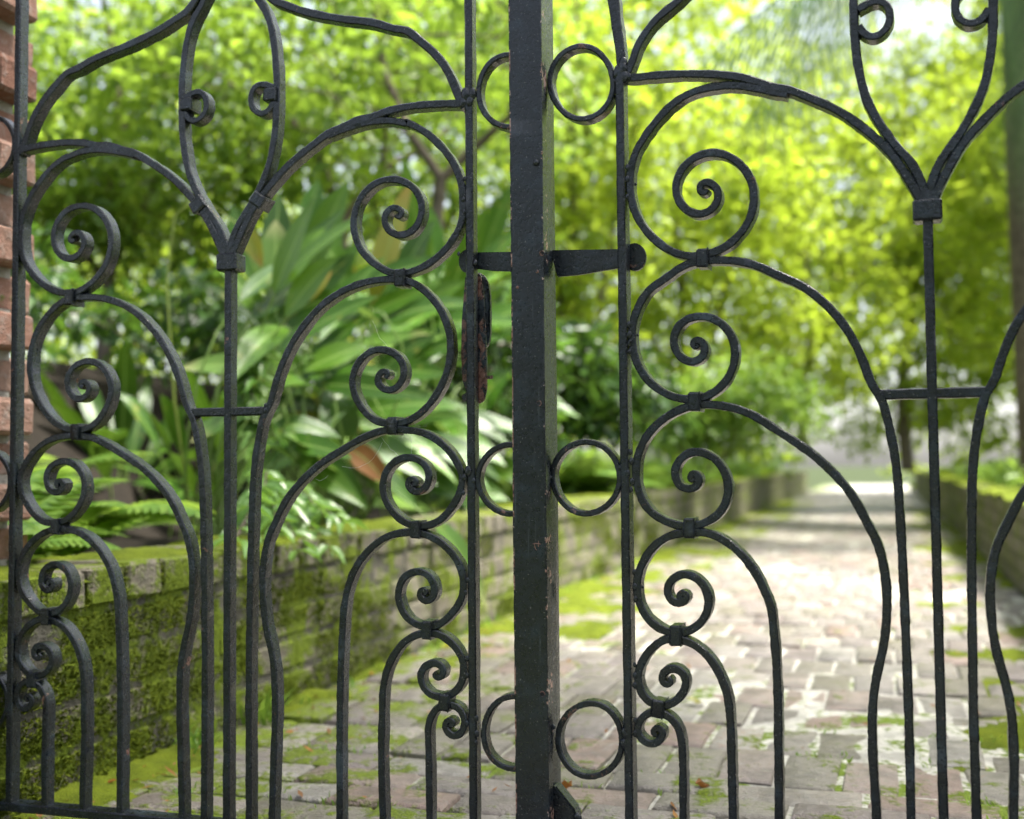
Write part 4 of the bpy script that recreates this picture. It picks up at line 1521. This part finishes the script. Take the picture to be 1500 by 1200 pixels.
def woody(name, label, cat, group, limbs, lobes, n_tips, per, spread, size, mat, bark, seed, base=None, limb_mats=None):
    """limbs: list of (points, r0, r1); lobes: list of (centre, radii) for twig ends"""
    rr = random.Random(seed)
    rs = np.random.RandomState(seed)
    if base is None:
        base = Vector(limbs[0][0][0])
    base = Vector(base)
    th = thing(name, label, cat, base, 0, group)
    V, F = [], []
    nodes = []
    for pts, r0, r1 in limbs:
        full = []
        for a, b in zip(pts[:-1], pts[1:]):
            full += curve_pts(a, b, rr, 0.05, 5)[:-1]
        full.append(Vector(pts[-1]))
        tube(V, F, [p - base for p in full], r0, r1)
        nodes += full[2:]
    vols = np.array([l[1][0] * l[1][1] * l[1][2] for l in lobes])
    vols = vols / vols.sum()
    tips = []
    for (c, rad), v in zip(lobes, vols):
        k = max(3, int(round(n_tips * v)))
        d = rs.normal(0, 1, (k, 3))
        d /= np.linalg.norm(d, axis=1)[:, None]
        q = np.array(c)[None] + d * (rs.rand(k)[:, None] ** (1 / 2.4)) * np.array(rad)[None]
        tips.append(q)
    tips = np.concatenate(tips)
    tips = tips[tips[:, 2] > 0.15]
    ncur = np.array([list(p) for p in nodes])
    order_ = np.argsort(((tips[:, None] - ncur[None]) ** 2).sum(2).min(1))
    pool = [Vector(p) for p in nodes]
    parr = ncur.tolist()
    for i in order_:                          # each twig springs from the nearest wood that lies lower
        t = tips[i]
        A_ = np.array(parr)
        dist = ((A_ - t) ** 2).sum(1) + np.where(A_[:, 2] > t[2] + .05, 4.0, 0.0)
        j = int(dist.argmin())
        a = Vector(parr[j])
        pts = curve_pts(a, t, rr, 0.10, 5)
        L = (Vector(t) - a).length
        r = min(0.014, 0.0045 + 0.008 * L)
        tube(V, F, [p - base for p in pts], r, 0.003, 4)
        parr += [list(pts[2]), list(pts[3]), list(pts[4])]
    obj('trunk', mesh_py('trunk', V, F, True), bark, th)
    cl = leaf_cloud('crown', tips - np.array(base), per, spread, size, seed + 1)
    obj('crown', cl, mat, th, kind='stuff')
    return th


def px(x, y, d):
    return at_depth(x, y, d)


GT = 'garden trees behind the left bed'
# forked tree behind the left scrolls
d = 5.6
woody('forked_tree', 'slender tree forking low behind the upper left scroll of the gate', 'tree', GT,
      [([px(640, 640, d), px(641, 420, d), px(645, 262, d)], .040, .034),
       ([px(645, 262, d), px(600, 195, d), px(560, 90, d + .2), px(540, -60, d + .3)], .028, .014),
       ([px(645, 262, d), px(690, 222, d), px(745, 172, d - .2), px(790, 60, d - .3)], .026, .013),
       ([px(600, 195, d), px(520, 150, d + .4), px(440, 60, d + .6)], .014, .007)],
      [(px(600, 20, d), (1.3, .9, .7)), (px(720, 90, d), (.6, .7, .6)), (px(500, 60, d + .4), (.8, .7, .6))], 130, 17, .19, .085, M_TREE, M_BARK, 3)
d = 6.4
woody('leaning_tree', 'grey barked tree with crossing limbs at the upper left', 'tree', GT,
      [([px(505, 560, d), px(500, 330, d), px(470, 235, d), px(410, 150, d), px(330, 60, d)], .042, .018),
       ([px(500, 330, d), px(560, 250, d + .2), px(640, 205, d + .4), px(720, 120, d + .4)], .030, .014),
       ([px(470, 235, d), px(500, 120, d), px(470, -20, d)], .018, .010),
       ([px(560, 250, d), px(575, 130, d), px(590, 30, d), px(600, -90, d)], .018, .008)],
      [(px(420, 90, d), (.9, .8, .55)), (px(560, 110, d), (1.2, .8, .8)), (px(430, 210, d + .3), (.7, .6, .35)), (px(640, 60, d), (.9, .8, .9))], 150, 17, .19, .085, M_TREE, M_BARK, 8)
d = 7.6
woody('multi_stemmed_tree', 'multi stemmed tree in the middle distance, left of the meeting strip', 'tree', GT,
      [([px(560, 600, d), px(555, 400, d), px(540, 250, d), px(560, 60, d), px(540, -150, d)], .04, .012),
       ([px(590, 600, d), px(610, 420, d), px(690, 250, d), px(740, 120, d), px(760, -60, d)], .035, .012),
       ([px(530, 600, d), px(470, 400, d), px(420, 260, d), px(380, 120, d)], .03, .012)],
      [(px(560, 150, d), (1.5, .8, 1.0)), (px(700, 250, d), (.7, .7, .9)), (px(430, 260, d), (.8, .7, .6)), (px(640, 330, d), (.9, .6, .4)), (px(700, 30, d), (.9, .8, .9))], 260, 20, .20, .090, M_TREE, M_BARK_D, 15)

# yellow-green shrubs behind the far part of the left wall
GS = 'yellow green shrubs along the far wall'
d = 8.4
woody('yellow_shrub', 'tall yellow green shrub just right of the meeting strip', 'shrub', GS,
      [([px(852, 640, d), px(850, 450, d), px(840, 300, d), px(850, 120, d), px(840, -60, d)], .034, .016),
       ([px(862, 640, d), px(880, 430, d), px(905, 300, d), px(940, 150, d)], .03, .014),
       ([px(846, 640, d), px(820, 430, d), px(790, 260, d), px(760, 120, d)], .028, .013)],
      [(px(850, 150, d), (.75, .7, .95)), (px(860, 360, d), (.7, .6, .7)), (px(770, 300, d + .3), (.6, .6, .9)), (px(930, 180, d), (.6, .6, .8)), (px(850, 480, d), (.6, .5, .3))], 290, 20, .18, .090, M_YEL, M_BARK, 23)
d = 9.2
woody('yellow_shrub', 'broad yellow green shrub behind the right scrolls of the gate', 'shrub', GS,
      [([px(1000, 650, d), px(1000, 480, d), px(990, 300, d), px(1000, 120, d)], .034, .016),
       ([px(1010, 650, d), px(1050, 470, d), px(1090, 320, d), px(1120, 200, d)], .032, .014),
       ([px(990, 650, d), px(950, 470, d), px(920, 340, d)], .028, .013)],
      [(px(1010, 260, d), (.9, .7, .8)), (px(1090, 300, d), (.8, .7, .7)), (px(960, 430, d - .3), (.8, .6, .55)), (px(1080, 470, d), (.9, .6, .5)), (px(1000, 560, d - .2), (.7, .5, .3))], 330, 20, .18, .090, M_YEL, M_BARK, 29)
d = 10.5
woody('yellow_shrub', 'pale yellow green shrub beside the far end of the wall', 'shrub', GS,
      [([px(1180, 660, d), px(1185, 480, d), px(1180, 300, d), px(1190, 100, d)], .035, .01),
       ([px(1175, 660, d), px(1130, 460, d), px(1110, 330, d)], .026, .008)],
      [(px(1180, 300, d), (1.0, .8, 1.0)), (px(1130, 500, d), (.9, .7, .6)), (px(1230, 480, d), (.8, .7, .7)), (px(1130, 160, d), (.9, .7, .7))], 300, 21, .20, .095, M_YEL, M_BARK, 31)
# dark understorey
GD = 'dark leaved shrubs low behind the wall'
d = 6.6
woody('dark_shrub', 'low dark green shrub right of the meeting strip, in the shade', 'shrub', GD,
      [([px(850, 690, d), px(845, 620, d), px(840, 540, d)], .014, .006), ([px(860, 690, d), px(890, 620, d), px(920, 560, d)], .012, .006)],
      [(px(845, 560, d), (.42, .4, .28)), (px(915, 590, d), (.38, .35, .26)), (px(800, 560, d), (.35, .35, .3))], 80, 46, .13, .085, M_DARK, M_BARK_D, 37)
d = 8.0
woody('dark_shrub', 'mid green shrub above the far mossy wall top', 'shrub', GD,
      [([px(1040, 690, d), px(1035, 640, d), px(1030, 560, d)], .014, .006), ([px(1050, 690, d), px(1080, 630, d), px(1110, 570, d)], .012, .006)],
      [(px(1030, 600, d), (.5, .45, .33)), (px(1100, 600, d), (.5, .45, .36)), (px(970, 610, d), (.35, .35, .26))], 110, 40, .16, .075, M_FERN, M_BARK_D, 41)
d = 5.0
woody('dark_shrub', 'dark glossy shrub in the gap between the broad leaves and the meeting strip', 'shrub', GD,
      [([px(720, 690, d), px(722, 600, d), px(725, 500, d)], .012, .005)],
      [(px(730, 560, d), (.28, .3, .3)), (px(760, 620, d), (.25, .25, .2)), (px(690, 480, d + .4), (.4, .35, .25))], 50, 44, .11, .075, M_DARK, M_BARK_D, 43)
wc = [PL(-1.9, 1.2, 1.0), PL(-1.75, 2.1, 1.0), PL(-2.2, .5, 1.0), PL(-1.6, 2.9, .9), PL(-1.3, 3.5, .7)]  # dark foliage added so the space behind the clumps reads as shade
woody('dark_shrub', 'dense dark shrub added to deepen the shade behind the broad leaved clumps', 'shrub', GD,
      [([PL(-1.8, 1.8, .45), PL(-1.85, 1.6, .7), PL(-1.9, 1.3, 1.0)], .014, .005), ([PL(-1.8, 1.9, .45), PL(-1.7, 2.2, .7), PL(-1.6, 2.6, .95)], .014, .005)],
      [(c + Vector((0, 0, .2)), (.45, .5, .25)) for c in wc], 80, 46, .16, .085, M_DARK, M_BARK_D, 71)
# unseen tree, added so its crown shades the gate and the near path
woody('bushy_tree', 'unseen tree added outside the gate to shade the near path', 'tree', 'unseen shade tree added outside the gate',
      [([(5.2, -4.6, 0), (5.1, -4.5, 2.5), (4.4, -3.8, 5.0), (3.4, 1.2, 6.9)], .18, .06), ([(5.1, -4.5, 2.5), (3.6, -4.2, 5.0), (1.6, -3.2, 6.8)], .10, .04), ([(4.4, -3.8, 5.0), (4.6, -2.2, 6.3), (4.0, -1.0, 7.1)], .09, .03)],
      [((3.2, 1.2, 7.0), (2.0, 1.7, .8)), ((2.2, 2.6, 7.0), (1.8, 1.6, .7)), ((4.2, 2.4, 7.2), (1.9, 1.6, .7)), ((2.6, .4, 7.3), (1.9, 1.5, .6))], 330, 34, .36, .11, M_TREE, M_BARK, 91)
# left outer trees, right side trees
d = 6.0
woody('bushy_tree', 'bushy green tree at the far left above the raised bed', 'tree', GT,
      [([px(150, 640, d), px(160, 400, d), px(180, 200, d), px(150, 0, d)], .05, .012), ([px(160, 400, d), px(260, 230, d), px(330, 120, d)], .028, .01), ([px(160, 420, d), px(60, 260, d), px(-40, 120, d)], .028, .01)],
      [(px(160, 120, d), (1.1, .9, .9)), (px(290, 220, d), (.6, .7, .6)), (px(20, 200, d), (.8, .8, .8)), (px(200, 360, d + .4), (1.2, .7, .5))], 280, 42, .21, .08, M_TREE, M_BARK, 47)
d = 9.5
woody('bushy_tree', 'yellow green tree behind the right garden wall', 'tree', 'trees right of the path',
      [([px(1560, 640, d), px(1550, 400, d), px(1540, 200, d), px(1560, 0, d)], .05, .012), ([px(1550, 400, d), px(1460, 260, d), px(1400, 140, d)], .028, .01)],
      [(px(1540, 180, d), (1.1, .9, 1.0)), (px(1420, 280, d), (.6, .8, .8)), (px(1480, 480, d), (.8, .7, .5))], 280, 42, .21, .08, M_YEL, M_BARK, 53)
d = 13.0
woody('bushy_tree', 'green tree closing the view at the end of the path', 'tree', 'trees right of the path',
      [([px(1330, 690, d), px(1330, 480, d), px(1320, 300, d), px(1330, 60, d)], .08, .02), ([px(1330, 480, d), px(1430, 330, d), px(1470, 200, d)], .045, .015), ([px(1330, 480, d), px(1240, 330, d)], .045, .015)],
      [(px(1330, 260, d), (1.8, 1.3, 1.8)), (px(1440, 430, d), (1.2, 1.1, 1.1)), (px(1250, 430, d), (1.0, 1.0, 1.1)), (px(1340, 580, d), (1.6, .9, .6))], 420, 46, .30, .11, M_YEL, M_BARK, 59)

# palm at the upper right
def palm(label, base, crown, fronds, seed):
    th = thing('palm', label, 'palm', base)
    rr = random.Random(seed)
    V, F = [], []
    tube(V, F, curve_pts(Vector((0, 0, 0)), Vector(crown) - Vector(base), rr, .02, 9), .11, .08, 9)
    obj('trunk', mesh_py('trunk', V, F, True), M_BARK, th)
    for tipp, arch, n in fronds:
        a, b = Vector(crown) - Vector(base), Vector(tipp) - Vector(base)
        V, F = [], []
        mid = (a + b) / 2 + Vector((0, 0, arch))
        pts = [a * (1 - t) ** 2 + mid * 2 * t * (1 - t) + b * t * t for t in [i / 14 for i in range(15)]]
        tube(V, F, pts, .016, .004, 5)
        L = (b - a).length
        for i in range(n):
            t = 0.12 + 0.88 * i / (n - 1)
            c = a * (1 - t) ** 2 + mid * 2 * t * (1 - t) + b * t * t
            tan = ((mid - a) * (1 - t) + (b - mid) * t).normalized()
            sd = tan.cross(Vector((0, 0, 1))).normalized()
            ll = L * 0.34 * (math.sin(math.pi * min(1, .18 + t * .8)) ** .6)
            for s in (-1, 1):
                dv = (sd * s * .62 + tan * .5 + Vector((0, 0, -.75))).normalized()
                w = tan * .015
                e0 = c + dv * ll * .5
                e1 = c + dv * ll + Vector((0, 0, -ll * .22))
                k = len(V)
                V += [c - w * .6, c + w * .6, e0 + w, e0 - w, e1]
                F += [(k, k + 1, k + 2, k + 3), (k + 3, k + 2, k + 4)]
        o = obj('frond', mesh_py('frond', V, F, False), M_PALM, th)
    return th


d = 7.4
cr = px(1480, -190, d)
fr = [(px(1035, 85, d - .6), .30, 34), (px(1095, 175, d - .8), .42, 34), (px(1150, 20, d - .2), .3, 34), (px(1560, 330, d - .8), .9, 60), (px(1620, 180, d), .8, 60), (px(1640, -120, d), .5, 50),
      (px(1500, -380, d + .6), .4, 50), (px(1700, 100, d + 1.3), .8, 50)]
palm('feathery palm with drooping fronds at the upper right, above the shrubs', Vector((cr.x + .15, cr.y + .2, 0.25)), cr, fr, 4)

# ferns and small bright plants on the bed behind the wall
def fern(label, p, n, L, seed, group):
    th = thing('fern', label, 'fern', p, 0, group)
    rr = random.Random(seed)
    for k in range(n):
        a = k * 6.283 / n + rr.uniform(-.25, .25)
        l = L * rr.uniform(.75, 1.1)
        V, F = [], []
        a0, b = Vector((0, 0, 0)), Vector((math.cos(a) * l, math.sin(a) * l, l * rr.uniform(.25, .6)))
        mid = b * .5 + Vector((0, 0, l * .38))
        for i in range(22):
            t = .1 + .9 * i / 21
            c = mid * 2 * t * (1 - t) + b * t * t
            tan = (mid * (1 - t) + (b - mid) * t).normalized()
            sd = tan.cross(Vector((0, 0, 1))).normalized()
            ll = l * .26 * math.sin(math.pi * (.12 + .86 * t)) ** .8
            for s in (-1, 1):
                q = len(V)
                e = c + sd * s * ll + tan * ll * .35 - Vector((0, 0, ll * .2))
                V += [c, c + tan * .022, e, c + sd * s * ll * .5 + tan * -.006]
                F += [(q, q + 1, q + 2, q + 3)]
        obj('frond', mesh_py('frond', V, F), M_FERN, th)


fg = 'ferns behind the wall'
for i, (x, y, dd, L, lab) in enumerate([(850, 728, .25, .5, 'bright green fern seen through the middle right ring of the gate'), (905, 712, .35, .42, 'small fern just behind the right upright of the gate'), (955, 706, .45, .36, 'fern low behind the second right scroll'),
                                        (820, 715, .6, .45, 'fern half hidden behind the meeting strip'), (1070, 690, .6, .6, 'fern behind the far stretch of wall, under the mid green shrub'), (1120, 684, .9, .7, 'furthest fern, near the end of the visible wall')]):
    wdp = wall_depth(x)
    p = at_depth(x, y, wdp + dd)
    p.z = 0.30
    fern(lab, p, 12, L, i, fg)

for i, (x, y, L, lab) in enumerate([(-.50, -.35, .40, 'fern on the bed right beside the left gate pier'), (-.60, .02, .46, 'fern behind the far left scrolls of the gate'), (-.95, -.1, .5, 'fern at the back of the bank, left of the broad leaved clumps'),
                                    (-1.25, .45, .55, 'fern high on the soil bank at the left')]):
    z_ = .29 + .72 * max(0, min(1, (-x - 1.25) / .9)) ** 2
    fern(lab, PL(x, y, z_), 13, L, 30 + i, 'ferns on the left bank')

# grass and weeds: nobody could count them
def blades(name, spots, seed, mat, kind='stuff'):
    rs = np.random.RandomState(seed)
    V, F = [], []
    for (c, rad, n, h) in spots:
        for k in range(n):
            a, r_ = rs.rand() * 6.283, rad * rs.rand() ** .5
            p = Vector(c) + Vector((math.cos(a) * r_, math.sin(a) * r_, 0))
            hh = h * (.5 + .8 * rs.rand())
            le = Vector((rs.normal(0, .45), rs.normal(0, .45), 1)).normalized()
            sd = Vector((math.cos(a * 3), math.sin(a * 3), 0)) * (hh * .05 + .0012)
            m_ = p + le * hh * .55
            e = p + le * hh + Vector((le.x, le.y, -.25)) * hh * .35
            b = len(V)
            V += [p - sd, p + sd, m_ + sd * .8, m_ - sd * .8, e]
            F += [(b, b + 1, b + 2, b + 3), (b + 3, b + 2, b + 4)]
    return obj(name, mesh_py(name, V, F), mat, kind=kind)


rr = random.Random(3)
spots = [(PL(.02, -.05, 0), .05, 46, .07), (PL(.03, -.30, 0), .05, 30, .06)]
for k in range(60):
    spots.append((PL(rr.uniform(.0, .05), rr.uniform(-.6, 9), 0), .035, 10, rr.uniform(.02, .045)))
for k in range(46):
    spots.append((PL(rr.uniform(0.1, PATH_W), rr.choice([-.225, -.328, -.432, -.535, -.01, .207]) + rr.uniform(-.006, .006), -.004), .03, 9, .014))
blades('weeds', spots, 4, M_FERN)
spots = [(PL(rr.uniform(-1.6, -.3), rr.uniform(3.6, 12), .27), .25, 50, rr.uniform(.15, .4)) for k in range(80)]
spots += [(PL(PATH_W + rr.uniform(.35, 1.8), rr.uniform(0.5, 12), .27), .25, 40, rr.uniform(.12, .3)) for k in range(60)]
blades('ground_cover', spots, 5, M_FERN)

# low leafy ground cover in both beds
rs = np.random.RandomState(9)
cc = [list(PL(-.35 - 5 * rs.rand() ** 1.5, 4.3 + 12 * rs.rand(), .30 + .12 * rs.rand())) for _ in range(520)]
cc += [list(PL(PATH_W + .4 + 4 * rs.rand() ** 1.5, 0.3 + 15 * rs.rand(), .30 + .15 * rs.rand())) for _ in range(420)]
obj('undergrowth', leaf_cloud('undergrowth', cc, 34, .2, .07, 5), M_FERN, kind='stuff')

# far wood: one mass behind everything
rs = np.random.RandomState(19)
cc = []
for _ in range(5200):
    ang = R(rs.uniform(-52, 52))
    dist = rs.uniform(13.5, 21)
    top = 9.0 + 2.0 * math.sin(ang * 7)
    z = rs.rand() ** 0.75 * top
    x_, y_ = math.sin(ang) * dist, math.cos(ang) * dist
    if -9 < math.degrees(ang) * 1 and False:
        continue
    # thinner towards the upper left, where the sky comes through
    deg = math.degrees(ang)
    el = math.degrees(math.atan2(z - CAM_H, dist))
    if deg < -1 and el > 13 and rs.rand() < 0.72:
        continue
    rel = Vector((x_, y_, 0)) - PO
    if -0.2 < rel.dot(EX) < PATH_W + .3 and rel.dot(EY) < 17:
        continue
    cc.append([x_, y_, z])
obj('far_wood', leaf_cloud('far_wood', cc, 22, .55, .20, 6), M_YEL, kind='stuff')

rs = np.random.RandomState(33)
cc = np.stack([rs.uniform(-18, 18, 3600), -14 + rs.normal(0, .8, 3600), 6.5 * rs.rand(3600)], 1)  # unseen leaf mass behind the camera, added to darken the gate's reflections
obj('added_street_wood', leaf_cloud('added_street_wood', cc, 22, .5, .20, 8), M_DARK, kind='stuff')

# ------------------------------------------------------------------ fallen leaves on the path
FL = small_leaf(.055, .032, M_BROAD_YEL, .05, 'fallen_leaf')
FR = small_leaf(.022, .014, M_DEAD, .05, 'fallen_leaf')


def ground_at(px_, py_):
    r_ = ray(px_, py_)
    t = -CAM_H / r_.z
    return CAM_POS + r_ * t


for (a, b, me, s, lab, nm) in [(652, 948, FL, 1.0, 'yellow fallen leaf on the path under the lowest left scrolls', 'fallen_leaf'),
                               (1005, 1031, FL, .7, 'small yellowish leaf on the path beside the lower right scroll', 'fallen_leaf'),
                               (1018, 1158, FR, 1.2, 'tiny red leaf on the front bricks near the right bars', 'fallen_leaf'),
                               (838, 1162, FR, 1.5, 'curled pale brown leaf on the bricks beside the drop bolt', 'fallen_leaf')]:
    p = ground_at(a, b)
    o = obj(nm, me, None, None, p + Vector((0, 0, .012)))
    o.rotation_euler = (0.2, 0.1, a)
    o.scale = (s, s, s)
    tag(o, lab, 'leaf', 'fallen leaves on the path')

# crumbs of dead leaf and grit in the path corners and joints
rs = np.random.RandomState(44)
n_ = 900
lx = np.where(rs.rand(n_) < .55, .03 + .30 * rs.rand(n_) ** 2, PATH_W * rs.rand(n_))
ly = -1.0 + 7.5 * rs.rand(n_) ** 1.4
P = np.array([list(PL(a, b, .004)) for a, b in zip(lx, ly)])
an = rs.rand(n_) * 6.283
L = (.004 + .012 * rs.rand(n_) ** 3)[:, None]
d_ = np.stack([np.cos(an), np.sin(an), .25 * rs.normal(size=n_)], 1)
e_ = np.stack([-np.sin(an), np.cos(an), .4 * rs.normal(size=n_)], 1)
V4 = np.stack([P - d_ * L, P + e_ * L * .4, P + d_ * L, P - e_ * L * .4], 1).reshape(-1, 3)
V4[:, 2] += .003
obj('leaf_litter', mesh_np('leaf_litter', V4, np.arange(n_ * 4).reshape(-1, 4)), M_DEAD, kind='stuff')

# cobweb strands on the left scrolls
WEB = NT("cobweb_silk")
WEB = WEB.done(WEB.bsdf((0.7, 0.7, 0.68), 0.5).outputs[0])
V, F = [], []
rw = random.Random(6)
o_ = GL
def W3(px_, py_, y=0.0):
    u, z = GL.uz(px_, py_, y)
    return BASE + GL.rot @ Vector((u, y, z))
strands = [((500, 684), (540, 678)), ((540, 678), (560, 648)), ((462, 702), (480, 697)), ((545, 470), (570, 512)), ((560, 640), (585, 668)), ((603, 640), (602, 668))]
for a, b in strands:
    p, q = W3(*a), W3(*b)
    tube(V, F, [p.lerp(q, i / 6) + Vector((0, 0, -.004 * math.sin(math.pi * i / 6))) + Vector((rw.uniform(-.001, .001),) * 3) for i in range(7)], .00014, .00014, 4)
base_w = W3(540, 660)
o = obj('cobweb', mesh_py('cobweb', [v - base_w for v in V], F), WEB, None, base_w)
tag(o, 'fine cobweb strands hung on the left scrolls, before the dead leaf', 'cobweb')
